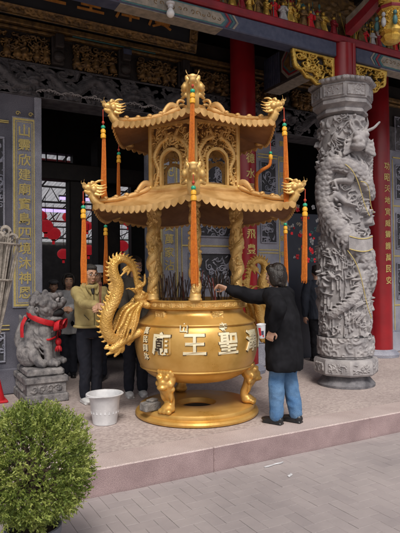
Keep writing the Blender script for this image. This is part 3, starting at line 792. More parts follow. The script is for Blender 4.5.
# court roof: translucent sheet on a red and grey truss
root = tag(empty('court_roof', (3, 13, 4.3)), 'pale translucent sheet roof on thin red trusses over the court behind', 'roof')
def cz(y): return 4.75-(y-11.6)*.115
a = Acc(); n = 90
V = []; 
for j, y in enumerate((11.6, 16, 20, 24.5)):
    for i in range(n+1): x = -2+i*11/n; V.append((x, y, cz(y)+.02*math.cos(i*PI)))
F = [(j*(n+1)+i, j*(n+1)+i+1, (j+1)*(n+1)+i+1, (j+1)*(n+1)+i) for j in range(3) for i in range(n)]
a.add(V, F); build('sheet', a, M['sheet'], root, False, None, False)
for k, y in enumerate((13.2, 15.5, 18, 21)):
    a = Acc(); z = cz(y)
    a.add(*tube([(-2, y, z-.06), (9, y, z-.06)], .03, 6)); a.add(*tube([(-2, y, z-.5), (9, y, z-.5)], .03, 6))
    for i in range(22):
        x = -2+i*.5; a.add(*tube([(x, y, z-.5), (x+.25, y, z-.06), (x+.5, y, z-.5)], .018, 5))
    build('truss', a, M['truss_red'] if k in (0, 2) else M['iron'], root, False)
a = Acc()
for i in range(9): x = -1.5+i*1.25; a.add(*tube([(x, 11.7, cz(11.7)-.05), (x, 24.4, cz(24.4)-.05)], .025, 5))
build('purlin', a, M['iron'], root, False)
sub(root)
a = Acc(); bx(a, (-4, 24.6, PZ), (12, 24.8, 3.25)); tag(build('court_wall', a, M['plaster_dark'], None, False), 'dark far wall at the back of the court beyond the lanterns', 'wall')
def tube_light(px0, px1, py, Y, lab):
    p0, p1 = at(px0, py, Y=Y), at(px1, py, Y=Y); z = (p0.z+p1.z)/2
    root = tag(empty('fluorescent_lamp', ((p0.x+p1.x)/2, Y, z)), lab, 'lamp', 'fluorescent lamps in the court')
    L = (p1.x-p0.x)/2
    a = Acc(); a.add(*tube([(-L, 0, 0), (L, 0, 0)], .035, 8)); build('tube', a, M['tube_light'], root)
    a = Acc(); bx(a, (-L-.03, -.03, .038), (L+.03, .05, .08)); build('housing', a, M['ceramic'], root, False)
tube_light(30, 67, 210.5, 13, 'longest and lowest violet white fluorescent lamp above the red lanterns')
tube_light(60, 69.5, 198.5, 13.3, 'short violet white fluorescent lamp left of the slim black post')
tube_light(83, 91, 199.5, 13.3, 'short violet white fluorescent lamp just right of the slim black post')
# red paper lanterns
def lantern(px, py, rp, Y, lab):
    c = at(px, py, Y=Y); r = rp*(c-Vector((0, 0, CAMZ))).dot(fw0)/FPX
    root = tag(empty('paper_lantern', (c.x, c.y, c.z-r*.9)), lab, 'lantern', 'red lanterns hanging in the hall')
    prof = []; K = 26
    for i in range(K+1):
        t = -PI/2*.84+PI*.84*i/K; prof.append((r*math.cos(t)*(1+.025*(i % 2)), r*.9+r*.88*math.sin(t)))
    a = Acc(); a.add(*lathe(prof, 24)); build('shade', a, M['lantern'], root)
    a = Acc(); a.add(*lathe([(r*.3, r*1.68), (r*.32, r*1.8), (r*.2, r*1.86)], 16)); a.add(*lathe([(r*.2, -.02), (r*.3, 0), (r*.3, r*.12)], 16)); build('collar', a, M['gilt_dark'], root)
    a = Acc(); a.add(*tube([(0, 0, r*1.85), (0, 0, r*1.85+.5)], .006, 5)); build('cord', a, M['iron'], root)
    a = Acc()
    for k in range(10): t = k*.628; a.add(*tube([(r*.12*math.cos(t), r*.12*math.sin(t), 0), (r*.16*math.cos(t), r*.16*math.sin(t), -r*.6)], .008, 4))
    build('fringe', a, M['lantern'], root)
for px, py, rp, Y, lab in ((45.5, 226, 7.5, 12.0, 'round red lantern, upper and nearer of the pair just right of the gold writing'), (53.5, 233.5, 7.2, 12.5, 'round red lantern touching the lower right of the one nearest the gold writing'),
        (41, 216, 6, 13.0, 'red lantern half hidden by the door jamb beside the gold writing'), (63.5, 254, 6, 12.6, 'lowest red lantern, above the hooded worshipper'),
        (68, 217, 5.5, 13.5, 'red lantern peeping out left of the slim black post'), (87, 226, 5.5, 13.5, 'red lantern just right of the slim black post, behind orange tassels'),
        (88.5, 250, 6, 12.8, 'low red lantern behind the man in the yellow jacket'), (122, 246, 6.5, 12.2, 'red lantern above the curled dragon handle of the burner'), (128, 222, 5, 13.2, 'high red lantern under the burner roof, between its posts')):
    lantern(px, py, rp, Y, lab)

# ------------------------------------------------------------------ front beam line (Y = 5.35)
BY = 5.35
c = at(341, 300, Y=BY); PXX = at(346, 380, Y=BY).x
root = tag(empty('painted_beam', (4, BY, 4.5)), 'long painted blue and cream eave beam under a red rail', 'beam')
a = Acc(); bx(a, (-3, BY-.10, 4.50), (PXX-.17, BY+.10, 4.69), .012); bx(a, (PXX+.17, BY-.10, 4.50), (11, BY+.10, 4.69), .012); build('core', a, M['blue_paint'], root, False)
a = Acc(); bx(a, (-3, BY-.135, 4.695), (11, BY+.13, 4.79), .02); build('red_rail', a, M['red_beam'], root, False)
a = Acc(); b_ = Acc(); d_ = Acc(); e_ = Acc()
def hexa(x0, x1, z0, z1, k=.06): return [(x0, (z0+z1)/2), (x0+k, z0), (x1-k, z0), (x1, (z0+z1)/2), (x1-k, z1), (x0+k, z1)]
for x0, x1 in ((.2, 1.5), (1.95, 3.3), (5.75, 7.2)):
    b_.add(*prism(hexa(x0, x1, 4.515, 4.675), BY-.104, BY-.1005)); a.add(*prism(hexa(x0+.03, x1-.03, 4.53, 4.66), BY-.108, BY-.1045))
    bx(a, (x0+.05, BY-.09, 4.494), (x1-.05, BY+.09, 4.4995))
    rg = random.Random(int(x0*10))
    for g_ in range(int((x1-x0)/.075)):
        xx = x0+.09+g_*.072+rg.uniform(-.01, .01)
        if xx > x1-.09: break
        sg = rg.choice((-1, 1)); zc_ = 4.595+rg.uniform(-.015, .015); tt = np.linspace(0, 5.5, 15); r0 = rg.uniform(.022, .04)
        e_.add(*tube([(xx+r0*(1-t/6.5)*math.cos(t*sg+g_), BY-.1095, zc_+r0*.9*(1-t/6.5)*math.sin(t*sg+g_)) for t in tt], [(.0045, .0015)]*15, 6, True, (1, 0, 0)))
    for s_ in (-1, 1):
        xx = (x0 if s_ < 0 else x1)+s_*.03
        for q, tgt in ((0, d_), (.05, b_), (.1, a)):
            z0, z1 = 4.515, 4.675; zm = (z0+z1)/2; k = s_*.06; ww = s_*.028
            X = xx+s_*q
            tgt.add(*prism([(X, zm), (X-k, z0), (X-k+ww, z0), (X+ww, zm), (X-k+ww, z1), (X-k, z1)], BY-.106, BY-.1005))
build('cream_panel', a, M['cream_paint'], root, False); build('teal_border', b_, M['teal_paint'], root, False); build('red_chevron', d_, M['red_beam'], root, False); build('scroll_painting', e_, M['gilt_dark'], root, False, None, False)
sub(root)
# pillar -------------------------------------------------------------------------------------
def dragon_pillar(x, y, label):
    root = tag(empty('dragon_pillar', (x, y, PZ)), label, 'pillar')
    a = Acc(); a.add(*lathe([(.37, .001), (.372, .03), (.345, .06), (.31, .10), (.295, .14), (.30, .145)], 48)); build('foot', a, M['stone_dark'], root)
    a = Acc(); a.add(*lathe([(.30, .14), (.395, .155), (.415, .18), (.415, .33), (.40, .36), (.33, .372)], sides=8, rot=R(8)))
    for k in range(8):
        t = R(8)+(k+.5)*PI/4; c = .415*math.cos(PI/8)
        rl = Relief(34, 18); rg = random.Random(k); rl.scrolls(rg, 5, 3, 6, .02); rl.leaves(rg, 8, 8, .02); rl.H[0] = rl.H[-1] = 0; rl.H[:, 0] = rl.H[:, -1] = 0
        n = np.array((math.cos(t), math.sin(t), 0)); u = np.array((-math.sin(t), math.cos(t), 0))
        relief_flat(a, rl, n*(c+.001)-u*.12+np.array((0, 0, .195)), u*.24, (0, 0, .12), n)
    build('octagonal_drum', a, M['stone'], root, True, R(30), False)
    rl = Relief(230, 26, True); rg = random.Random(3); rl.scrolls(rg, 50, 3, 8, .03); rl.leaves(rg, 40, 10, .03); rl.smooth(1)
    a = Acc(); a.add(*lathe([(.33, .37), (.345, .38), (.335, .40), (.355, .405)], 48)); relief_round(a, rl, .35, .405, .64); build('carved_ring', a, M['stone'], root, True, R(50), False)
    nu, nv = 400, 620
    rl = Relief(nu, nv, True); rg = random.Random(21)
    # falling water in thin bars low down, clouds and leaves everywhere
    for k in range(260): xx = rg.uniform(0, nu); z = rg.uniform(0, 225); rl.stroke([(xx, z), (xx+rg.uniform(-3, 3), z+rg.uniform(18, 44))], 1.9, 1.2, .03, .012)
    rl.scrolls(rg, 260, 5, 13, .05); rl.leaves(rg, 330, 26, .05)
    for k in range(34):     # sheaves of flame and mane
        xx, z, a0 = rg.uniform(0, nu), rg.uniform(60, 600), rg.uniform(0, 6.3)
        for q in range(5): a1 = a0+(q-2)*.22; L = rg.uniform(26, 46); rl.stroke([(xx, z), (xx+L*.5*math.cos(a1), z+L*.5*math.sin(a1)), (xx+L*math.cos(a1+.5), z+L*math.sin(a1+.5))], 3.6, .9, .075, .01)
    for k in range(20):     # little riders and beasts
        xx, z = rg.uniform(0, nu), rg.uniform(30, 520); lean_ = rg.uniform(-6, 6)
        rl.stroke([(xx-7, z), (xx, z+13), (xx+lean_, z+26)], 6, 5, .075, .02); rl.stroke([(xx+7, z), (xx, z+13)], 5, 4, .07, .02); rl.dot(xx+lean_, z+34, 5, .09, .02)
        rl.stroke([(xx+lean_, z+24), (xx+lean_+rg.choice((-14, 14)), z+rg.uniform(12, 32))], 3, 2, .08, .02)
    fr = .70*nu    # the side that faces the plaza
    pts = [(fr+250, 95), (fr+176, 115), (fr+96, 150), (fr+16, 235), (fr-48, 318), (fr-84, 405), (fr-60, 480), (fr+6, 462), (fr+64, 405), (fr+98, 450), (fr+76, 520), (fr+28, 548)]
    rl.dragon(pts, 24, .085, .03, rg=rg)
    rl.dragon([(fr-64, 62), (fr-8, 108), (fr+35, 186), (fr+72, 232), (fr+112, 217), (fr+144, 270), (fr+192, 325), (fr+240, 400)], 15, .07, .02)
    rl.smooth(1)
    a = Acc(); relief_round(a, rl, lambda z: .312-.02*(z-.64)/2.86, .64, 3.50); build('dragon_carving', a, M['stone'], root, True, None, False)
    # dragon head near the top
    a = Acc(); th = fr/nu*2*PI; n = Vector((math.cos(th), math.sin(th), 0)); u = Vector((-math.sin(th), math.cos(th), 0)); zz = Vector((0, 0, 1))
    C = n*.36+zz*3.16+u*.04
    def q(uu, vv, nn): return tuple(C+u*uu+zz*vv+n*nn)
    a.add(*sph(q(0, 0, 0), (.12, .12, .12))); a.add(*sph(q(-.04, -.10, .06), (.10, .10, .06))); a.add(*sph(q(-.06, -.03, .10), (.07, .07, .045)))
    for s_ in (-1, 1):
        a.add(*sph(q(s_*.065, .045, .085), .042)); a.add(*sph(q(-.04+s_*.04, -.06, .13), .028))
        limb(a, [(*q(s_*.07, .10, .02), .026), (*q(s_*.12, .19, .02), .02), (*q(s_*.10, .27, .05), .01)], 8)
        for k in range(4): limb(a, [(*q(s_*.11, -.02-k*.04, 0), .03), (*q(s_*(.17+.015*k), -.02-k*.06, .02), .018), (*q(s_*.2, .02-k*.05, .03), .006)], 7)
    limb(a, [(*q(.09, .10, .05), .024), (*q(.16, .13, .10), .02), (*q(.23, .20, .12), .016)], 8)
    remesh('dragon_head', a, .011, M['stone'], root, 2)
    a = Acc()
    for k, (du, z) in enumerate(((-16, 1.33), (4, 1.95))): pass
    th2 = fr/nu*2*PI+R(6)
    V = []; F = []
    for i in range(13):
        t = th2-R(24)+R(48)*i/12; dz = -.05*math.cos((i-6)/6*1.3)
        for rr, zz_ in ((.40, 1.78+dz), (.425, 1.78+dz), (.425, 1.96+dz), (.40, 1.96+dz)): V.append((rr*math.cos(t), rr*math.sin(t), zz_))
    for i in range(12):
        for k in range(4): F.append((i*4+k, i*4+(k+1) % 4, i*4+4+(k+1) % 4, i*4+4+k))
    F += [(0, 1, 2, 3), (48, 49, 50, 51)]
    a.add(V, F); build('scroll_tablet', a, M['stone'], root, False)
    a = Acc()
    for zz_ in (1.785, 1.945):
        a.add(*tube([(.428*math.cos(th2+R(t)), .428*math.sin(th2+R(t)), zz_-.05*math.cos(t/24*1.3)) for t in range(-23, 24, 2)], .006, 6))
    for off, z0, z1, sp in ((-.42, 2.25, 2.85, .9), (-.35, .95, 1.75, .85), (.1, 2.3, 2.62, .7)):
        a.add(*tube([((.405+.02*math.sin(6*f))*math.cos(th+off+sp*f), (.405+.02*math.sin(6*f))*math.sin(th+off+sp*f), z1+(z0-z1)*f+.06*math.sin(5*f)) for f in np.linspace(0, 1, 26)], .005, 6))
    build('gilt_edging', a, M['gilt_line'], root)
    # capital
    a = Acc(); a.add(*lathe([(.25, 3.40), (.255, 3.50), (.30, 3.53), (.335, 3.545), (.335, 3.575), (.315, 3.60), (.34, 3.625), (.385, 3.65), (.385, 3.69), (.37, 3.70), (.39, 3.715), (.39, 3.90), (.375, 3.905), (.412, 3.925), (.418, 3.96), (.39, 3.985), (.2, 3.99)], sides=8, rot=R(8)))
    for k in range(8):
        t = R(8)+(k+.5)*PI/4; c = .39*math.cos(PI/8); n_ = np.array((math.cos(t), math.sin(t), 0)); u_ = np.array((-math.sin(t), math.cos(t), 0))
        rl = Relief(32, 20); rg = random.Random(90+k); rl.scrolls(rg, 6, 3, 6, .015); rl.leaves(rg, 6, 8, .015)
        rl.H[:2] = rl.H[-2:] = .018; rl.H[:, :2] = rl.H[:, -2:] = .018; rl.H[0] = rl.H[-1] = 0; rl.H[:, 0] = rl.H[:, -1] = 0
        relief_flat(a, rl, n_*(c+.001)-u_*.135+np.array((0, 0, 3.73)), u_*.27, (0, 0, .155), n_)
        c = .412*math.cos(PI/8)
        for i in range(5): a.add(*sph(tuple(n_*(c+.004)+u_*(-.14+.07*i)+np.array((0, 0, 3.945))), (.036, .036, .03), 9, 6))
    build('capital', a, M['stone'], root, True, R(30), False)
    a = Acc(); a.add(*lathe([(.168, 3.985), (.168, 4.2), (.166, 4.47), (.166, 4.495)], 40)); a.add(*tube([(.168*math.cos(-1.15), .168*math.sin(-1.15), 3.99), (.168*math.cos(-1.15), .168*math.sin(-1.15), 4.49)], .03, 10)); build('red_post', a, M['red'], root)
    return root
dragon_pillar(PXX, BY, 'tall grey stone pillar carved with a coiling dragon, octagonal capital and round foot')

# gilded pierced brackets beside the post
def bracket(x0, x1, flip, label, seed):
    W, H = x1-x0, .40
    nu, nv = 84, 76
    rl = Relief(nu, nv); rg = random.Random(seed); rl.scrolls(rg, 34, 4, 9, .03); rl.leaves(rg, 60, 15, .03); 
    U_, V_ = np.meshgrid(np.linspace(0, 1, nu), np.linspace(0, 1, nv)); Uo = U_ if flip else 1-U_     # Uo: 0 at the post, 1 at the tip
    lim = .02+.55*np.clip((Uo-.35)/.65, 0, 1)**1.5+.035*np.sin(Uo*26)
    inside = (V_ > lim) & (Uo < 1-.10*(1-V_))
    edge = inside & ((V_ < lim+.07) | (V_ > .94) | (Uo < .05) | (Uo > .93-.1*(1-V_)))
    rl.H[edge] = np.maximum(rl.H[edge], .026)
    o = tag(empty('gilt_bracket', ((x0+x1)/2, BY, 4.3)), label, 'bracket', 'gilded brackets at the pillar top')
    a = Acc(); openwork(a, rl, inside & (rl.H > .009), (x0, BY-.03, 4.495-H), (W, 0, 0), (0, 0, H), (0, -1, 0), .03)
    build('pierced_carving', a, M['gilt'], o, True, None, False)
    a = Acc(); V_ = []; 
    bx(a, (x0+.02, BY-.005, 4.495-H*.62), (x1-.02, BY+.0, 4.49)) if False else bx(a, (min(x0+.01, x1), BY+.002, 4.495-H*.55), (x1-.01, BY+.012, 4.49)); build('backing', a, M['wood_dark'], o, False)
    sub(o)
xl = at(289.5, 50, Y=BY).x; xr = at(384, 60, Y=BY).x
bracket(xl, PXX-.172, False, 'pierced gilt bracket left of the red post under the eave beam', 51)
bracket(PXX+.172, xr, True, 'pierced gilt bracket right of the red post under the eave beam', 52)
# cantilever arm to the plaza, tie beam back to the facade
root = tag(empty('cantilever_arm', (PXX, BY-.2, 4.8)), 'curved red timber arm reaching out over the plaza from the pillar top', 'beam')
a = Acc(); poly = []
for i in range(13): f = i/12; poly.append((BY-.14-1.15*f, 4.80+.30*f+.22*f*f))
for i in range(12, -1, -1): f = i/12; poly.append((BY-.14-1.15*f, 4.92+.30*f+.22*f*f))
V, F = prism(poly, -.055, .055); a.add([(PXX+v[1], v[0], v[2]) for v in V], F); build('arm', a, M['red_beam'], root, False)
a = Acc(); V, F = prism([(p[0], p[1]+(.121 if i < 13 else .10)) for i, p in enumerate(poly)], -.04, .04); a.add([(PXX+v[1], v[0], v[2]) for v in V], F); build('painted_edge', a, M['cream_paint'], root, False)
sub(root)
root = tag(empty('tie_beam', (PXX-.05, 6.2, 4.6)), 'deep painted tie beam with an octagonal panel running back from the pillar', 'beam')
TX = PXX-.20
a = Acc(); bx(a, (TX, BY+.12, 4.50), (TX+.3, WY-.25, 5.02), .02); build('core', a, M['wood_dark'], root, False)
def octo(y0, y1, z0, z1, k): return [(y0+k, z0), (y1-k, z0), (y1, z0+k), (y1, z1-k), (y1-k, z1), (y0+k, z1), (y0, z1-k), (y0, z0+k)]
for (i_, col_, dp) in ((0, 'cream_paint', .004), (.03, 'red_beam', .008), (.055, 'teal_paint', .012), (.075, 'gilt_dark', .016)):
    V, F = prism(octo(BY+.22+i_, WY-.72-i_, 4.53+i_, 4.99-i_, .14), 0, 1)
    a = Acc(); a.add([(TX-(dp if v[1] else dp-.004+.0005), v[0], v[2]) for v in V], F); build('painted_panel', a, M[col_], root, False)
a = Acc()
for k in range(9): bx(a, (TX-.012, WY-.68+k*.045, 4.53), (TX-.0005, WY-.655+k*.045, 4.99))
build('striped_band', a, M['blue_paint'], root, False)
a = Acc(); bx(a, (TX+.02, BY+.2, 4.492), (TX+.28, WY-.3, 4.4995)); build('underside_board', a, M['cream_paint'], root, False)
sub(root)
# carved figures standing on the rail
def figure(x, y, z, h, robe, lab_unused, seed):
    rg = random.Random(seed)
    root = tag(empty('carved_figure', (x, y, z), rg.uniform(-.5, .5)), 'small painted and gilt carved figure in the crowded row on the red rail', 'figurine', 'carved figures on the red rail')
    V, F = lathe([(h*.19, 0), (h*.23, h*.06), (h*.18, h*.22), (h*.15, h*.34), (h*.12, h*.44), (h*.15, h*.50), (h*.21, h*.64), (h*.19, h*.70), (h*.10, h*.75), (h*.05, h*.77)], 22)
    ph_ = rg.uniform(0, 6); V = [(x_*(1+.12*math.sin(7*math.atan2(y_, x_)+ph_)*(1-z_/h)), y_*.75*(1+.12*math.sin(7*math.atan2(y_, x_)+ph_)*(1-z_/h)), z_) for x_, y_, z_ in V]
    a = Acc(); a.add(V, F); a.add(*tube([(h*.15*math.cos(t), h*.115*math.sin(t), h*.45) for t in np.linspace(0, 6.28, 13)[:-1]], h*.022, 6, False, None, True))
    ea = rg.uniform(-.3, .3)
    for s_ in (-1, 1): limb(a, [(s_*h*.15, 0, h*.65, h*.06), (s_*h*.2, -h*.1, h*.5, h*.055), (s_*h*(.06+ea*.2), -h*.2, h*(.55+ea*.2), h*.04)], 8)
    build('robe', a, M[robe], root)
    a = Acc(); a.add(*sph((0, -h*.02, h*.84), (h*.085, h*.09, h*.10), 10, 7)); a.add(*sph((0, -h*.11, h*.83), h*.02, 6, 4)); build('head', a, M['gilt'], root)
    a = Acc(); a.add(*lathe([(h*.09, h*.88), (h*.12, h*.9), (h*.08, h*.96), (h*.03, h*1.02)], 10)); a.add(*sph((0, 0, h*1.0), h*.05, 8, 5))
    for s_ in (-1, 1): limb(a, [(s_*h*.08, 0, h*.93, h*.03), (s_*h*.17, 0, h*.98, h*.012)], 6)
    build('hat', a, M[rg.choice(['gilt_dark', 'red_beam', 'teal_paint', 'carve_dark'])], root)
    a = Acc(); q_ = rg.choice((-1, 1)); lx = rg.uniform(-.25, .25); a.add(*tube([(q_*h*.22, -h*.14, h*.05), (q_*h*(.24+lx), -h*.10, h*1.12)], h*.018, 6)); a.add(*sph((q_*h*(.24+lx), -h*.10, h*1.12), (h*.05, h*.02, h*.10), 8, 6)); build('staff', a, M[rg.choice(['gilt', 'gilt_dark', 'teal_paint'])], root)
robes = ['gilt_dark', 'gilt', 'ribbon', 'gilt_dark', 'white_cloth', 'gilt', 'red_beam', 'gilt', 'teal_paint']
rg = random.Random(4); k = 0
x = at(205, 5, Y=BY).x
while x < 8.2:
    if abs(x-PXX) > .12:
        figure(x, BY-.03+rg.uniform(-.03, .02), 4.79, rg.uniform(.24, .32), robes[k % 9], '', 100+k)
        k += 1; 
        if rg.random() < .7: figure(x+.08, BY+.14, 4.79+rg.uniform(.12, .24), rg.uniform(.24, .32), robes[(k*5+2) % 9], '', 300+k); k += 1
    x += rg.uniform(.10, .14)
root = tag(empty('carved_board', (4, BY+.3, 5.1)), 'dark carved board behind the row of small figures under the eaves', 'panel')
a = Acc(); rl = Relief(300, 46); rg = random.Random(15); rl.scrolls(rg, 120, 3, 8, .05); rl.leaves(rg, 120, 12, .05)
bx(a, (-3, BY+.27, 4.80), (11, BY+.33, 5.6)); relief_flat(a, rl, (2.6, BY+.265, 4.82), (5.6, 0, 0), (0, 0, .72), (0, -1, 0)); build('carving', a, M['gilt_dark'], root, True, None, False)
sub(root)
# hanging carved bracket post, upper right
c = at(391, 22, Y=4.55)
root = tag(empty('hanging_post', (c.x, 4.55, c.z-.25)), 'ornate gilt hanging post with teal and white trims at the top right corner', 'ornament')
a = Acc(); a.add(*lathe([(.05, -.02), (.10, .0), (.13, .05), (.10, .09), (.13, .12), (.13, .34), (.16, .37), (.16, .42), (.12, .45), (.13, .48), (.13, .9)], sides=8))
rl = Relief(120, 60, True); rg = random.Random(8); rl.scrolls(rg, 60, 3, 7, .03); rl.leaves(rg, 60, 10, .03); relief_round(a, rl, .118, .12, .36); relief_round(a, rl, .122, .46, .9)
build('carved_body', a, M['gilt'], root, True, R(30), False)
for k in range(8):
    t = k*PI/4+.2; a = Acc(); a.add(*sph((.17*math.cos(t), .17*math.sin(t), .20), (.03, .03, .06), 10, 7)); a.add(*sph((.17*math.cos(t), .17*math.sin(t), .29), (.024, .024, .03), 10, 7)); build('vase_trim', a, M['teal_paint' if k % 2 else 'white_cloth'], root)
a = Acc(); a.add(*lathe([(.165, .375), (.17, .395), (.165, .415)], sides=8)); build('red_band', a, M['red_beam'], root, False)
# light bulb
c = at(170.5, 12, Y=5.2)
root = tag(empty('light_bulb', (c.x, 5.2, c.z)), 'bare white light bulb hanging under the painted eave beam', 'light bulb')
a = Acc(); a.add(*lathe([(.004, -.062), (.02, -.058), (.038, -.042), (.045, -.02), (.042, 0), (.03, .022), (.02, .036), (.018, .045)], 20)); build('globe', a, M['bulb'], root)
a = Acc(); a.add(*lathe([(.022, .04), (.03, .046), (.032, .075), (.045, .082), (.05, .10), (.03, .115), (.006, .118)], 20)); a.add(*tube([(0, 0, .11), (0, .02, .25), (0, .05, .34)], .006, 6)); build('socket', a, M['ceramic'], root)
# ================================================================== THE INCENSE BURNER
UC = at(197, 412, d=5.76); UX, UY = UC.x, UC.y
phi0 = math.atan2(-fw0.y, -fw0.x)           # direction from the burner to the plaza corner
URN = tag(empty('incense_burner', (UX, UY, PZ)), 'large golden bronze incense burner with dragon handles and a two tier pavilion roof', 'incense burner')
Z0 = PZ                                       # local z = world z - PZ
def pol(r, t, z): return (r*math.cos(t), r*math.sin(t), z)
def hexdir(k): return phi0+k*PI/3
# base
a = Acc(); a.add(*lathe([(.10, -.001), (.635, .001), (.65, .012), (.655, .03), (.645, .05), (.618, .058), (.608, .064), (.612, .085), (.603, .105), (.585, .112), (.22, .113), (.205, .108), (.20, .06), (.05, .055)], 80, cap=False)); build('base', a, M['gold'], URN)
a = Acc(); a.add(*lathe([(.197, .058), (.12, .06), (.001, .061)], 40, cap=False)); build('ash_pit', a, M['black'], URN)
# belly
BELLY = [(.02, .345), (.20, .35), (.38, .378), (.50, .43), (.565, .49), (.592, .502), (.600, .512), (.596, .524), (.603, .535), (.625, .60), (.645, .68), (.653, .76), (.650, .84), (.635, .91), (.615, .95), (.618, .958), (.628, .966), (.628, .976), (.615, .986), (.59, 1.0), (.55, 1.03), (.518, 1.06), (.503, 1.09), (.505, 1.11)]
sp = [tuple(p) for p in spline(BELLY, 3)]
a = Acc(); a.add(*lathe(sp, 96, cap=False)); build('belly', a, M['gold'], URN, True, R(50))
def rbelly(z):
    zs = [p[1] for p in sp]; return float(np.interp(z, zs, [p[0] for p in sp]))
a = Acc(); a.add(*lathe([(.503, 1.108), (.53, 1.118), (.545, 1.125), (.545, 1.132), (.538, 1.135), (.538, 1.190), (.547, 1.193), (.547, 1.203), (.538, 1.208), (.47, 1.208), (.455, 1.20), (.45, 1.12), (.40, 1.12)], 96, cap=False)); rim = build('rim', a, M['gold'], URN, True, R(40))
# meander band on the rim
nu = 420; rl = Relief(nu, 12, True); per = 14
pat = ['11111111111111', '10000000000001', '10111111111001', '10100000001001', '10101111001001', '10101001001001', '10101000001001', '10101111111001', '10100000000001', '11111111111111']
for u in range(nu):
    for v in range(10):
        if pat[v][u % per] == '1': rl.H[v+1, u] = .006
a = Acc(); relief_round(a, rl, .5385, 1.137, 1.189); build('meander_band', a, M['gold_relief'], rim, False, None, False)
a = Acc(); a.add(*lathe([(.0, 1.150), (.25, 1.158), (.45, 1.135)], 40, cap=False)); build('ash_bed', a, M['ash'], URN)
# raised writing round the belly
def urn_char(ch, az, z, size, m='pale_gold', depth=.014, wt=.02):
    for k, (dep, off, mm, ww) in enumerate(((depth, 0, m, wt), (depth*.5, 0, 'bronze_line', wt+.008))):
        V, F = glyph(ch, size, dep, ww); zz = z+V[:, 1]
        if k: V = V*np.array((1.06, 1.05, 1))+np.array((.004, -.003, 0)); zz = z+V[:, 1]
        rb = np.array([rbelly(q) for q in zz]); th = az+V[:, 0]/rbelly(z); rr = rb+V[:, 2]+dep/2-.002
        b = Acc(); b.add(np.stack([rr*np.cos(th), rr*np.sin(th), zz], 1), F); o_ = build('character' if k == 0 else 'character_edge', b, M[mm], URN if k == 0 else par, False, None, False)
        if k == 0: par = o_
def az_px(px, r=.645):     # bearing on the belly for a pixel column, as seen from the plaza
    s_ = max(-.98, min(.98, (px-197)*5.25/FPX/r)); return phi0+math.asin(s_)
zc = .80
for k, ch in enumerate('廟王聖澤廣'): urn_char(ch, -PI/2+R(30)*(k-2), zc, .22, wt=.022)
for ch, px in (('山', 186), ('寺', 223)): urn_char(ch, az_px(px, .60),   .955, .085, wt=.014)
for i, ch in enumerate('萬民同沐'): urn_char(ch, az_px(146.5), .915-i*.085, .068, wt=.008)
# small cast plaques under the rim
for px in (161, 219):
    t = az_px(px, .52); n = np.array((math.cos(t), math.sin(t), 0)); u_ = np.array((-math.sin(t), math.cos(t), 0)); a = Acc()
    rl = Relief(22, 16); rg = random.Random(px); rl.scrolls(rg, 8, 2, 5, .012); rl.H[:, 0] = rl.H[:, -1] = -.03; rl.H[0] = rl.H[-1] = -.03; rl.H[1] = rl.H[-2] = .012; rl.H[1:-1, 1] = rl.H[1:-1, -2] = .012
    relief_flat(a, rl, n*.528-u_*.062+np.array((0, 0, 1.03)), u_*.124, (0, 0, .07), n); build('cast_plaque', a, M['gold_relief'], URN, True, None, False)
# legs
def leg(t):
    a = Acc(); n = Vector((math.cos(t), math.sin(t), 0)); u_ = Vector((-math.sin(t), math.cos(t), 0)); z = Vector((0, 0, 1))
    def q(o, h, s_=0): return tuple(n*o+z*h+u_*s_)
    path = [(.50, .50, .085, .07), (.555, .44, .095, .085), (.57, .37, .08, .07), (.535, .29, .058, .05), (.505, .23, .05, .042), (.515, .185, .055, .05), (.55, .15, .075, .055)]
    s4 = spline(path, 4)
    a.add(*tube([q(p[0], p[1]) for p in s4], [(p[2], p[3]) for p in s4], 14, True, tuple(u_)))
    a.add(*sph(q(.545, .15), (.075, .075, .045))); a.add(*sph(q(.50, .5), .085))
    for s_ in (-1, 0, 1): a.add(*sph(q(.60, .135, s_*.045), (.035, .035, .028), 9, 6))
    # beast face at the knee
    a.add(*sph(q(.63, .42), (.05, .05, .045))); a.add(*sph(q(.64, .375), (.055, .055, .03)))
    for s_ in (-1, 1):
        a.add(*sph(q(.63, .47, s_*.045), .03)); a.add(*sph(q(.60, .405, s_*.07), .034)); a.add(*sph(q(.575, .50, s_*.075), .03)); a.add(*sph(q(.57, .35, s_*.07), .03))
        limb(a, [(*q(.57, .33, s_*.055), .022), (*q(.56, .26, s_*.05), .02), (*q(.54, .22, s_*.04), .012)], 8)
    for k in range(5): a.add(*sph(q(.60, .52, -.07+.035*k), .022, 8, 5))
    return remesh('leg', a, .010, M['gold'], URN, 1)
for t in (phi0-R(31), phi0+R(81), phi0+R(200)): leg(t)
# six dragon-wound columns
rl = Relief(96, 190, True); rg = random.Random(2)
rl.scrolls(rg, 30, 4, 9, .016); rl.leaves(rg, 60, 14, .014)
rl.dragon([(10+k*22, 8+k*13) for k in range(14)], 9, .026, legs=True)
for k in range(12): rl.dot(rg.uniform(0, 96), rg.uniform(0, 190), 5, .03)
rl.smooth(1)
a = Acc(); relief_round(a, rl, .041, 1.27, 2.16); a.add(*lathe([(.066, 1.207), (.066, 1.225), (.055, 1.24), (.06, 1.26), (.05, 1.28)], 24)); a.add(*lathe([(.05, 2.12), (.062, 2.14), (.062, 2.19)], 24))
colm = a.mesh('column')
for k in range(6):
    o = link('column', colm if k == 0 else colm, M['gold_relief'] if k == 0 else None, URN, True); o.location = pol(.505, hexdir(k), 0); o.rotation_euler.z = k*2.1+hexdir(0)
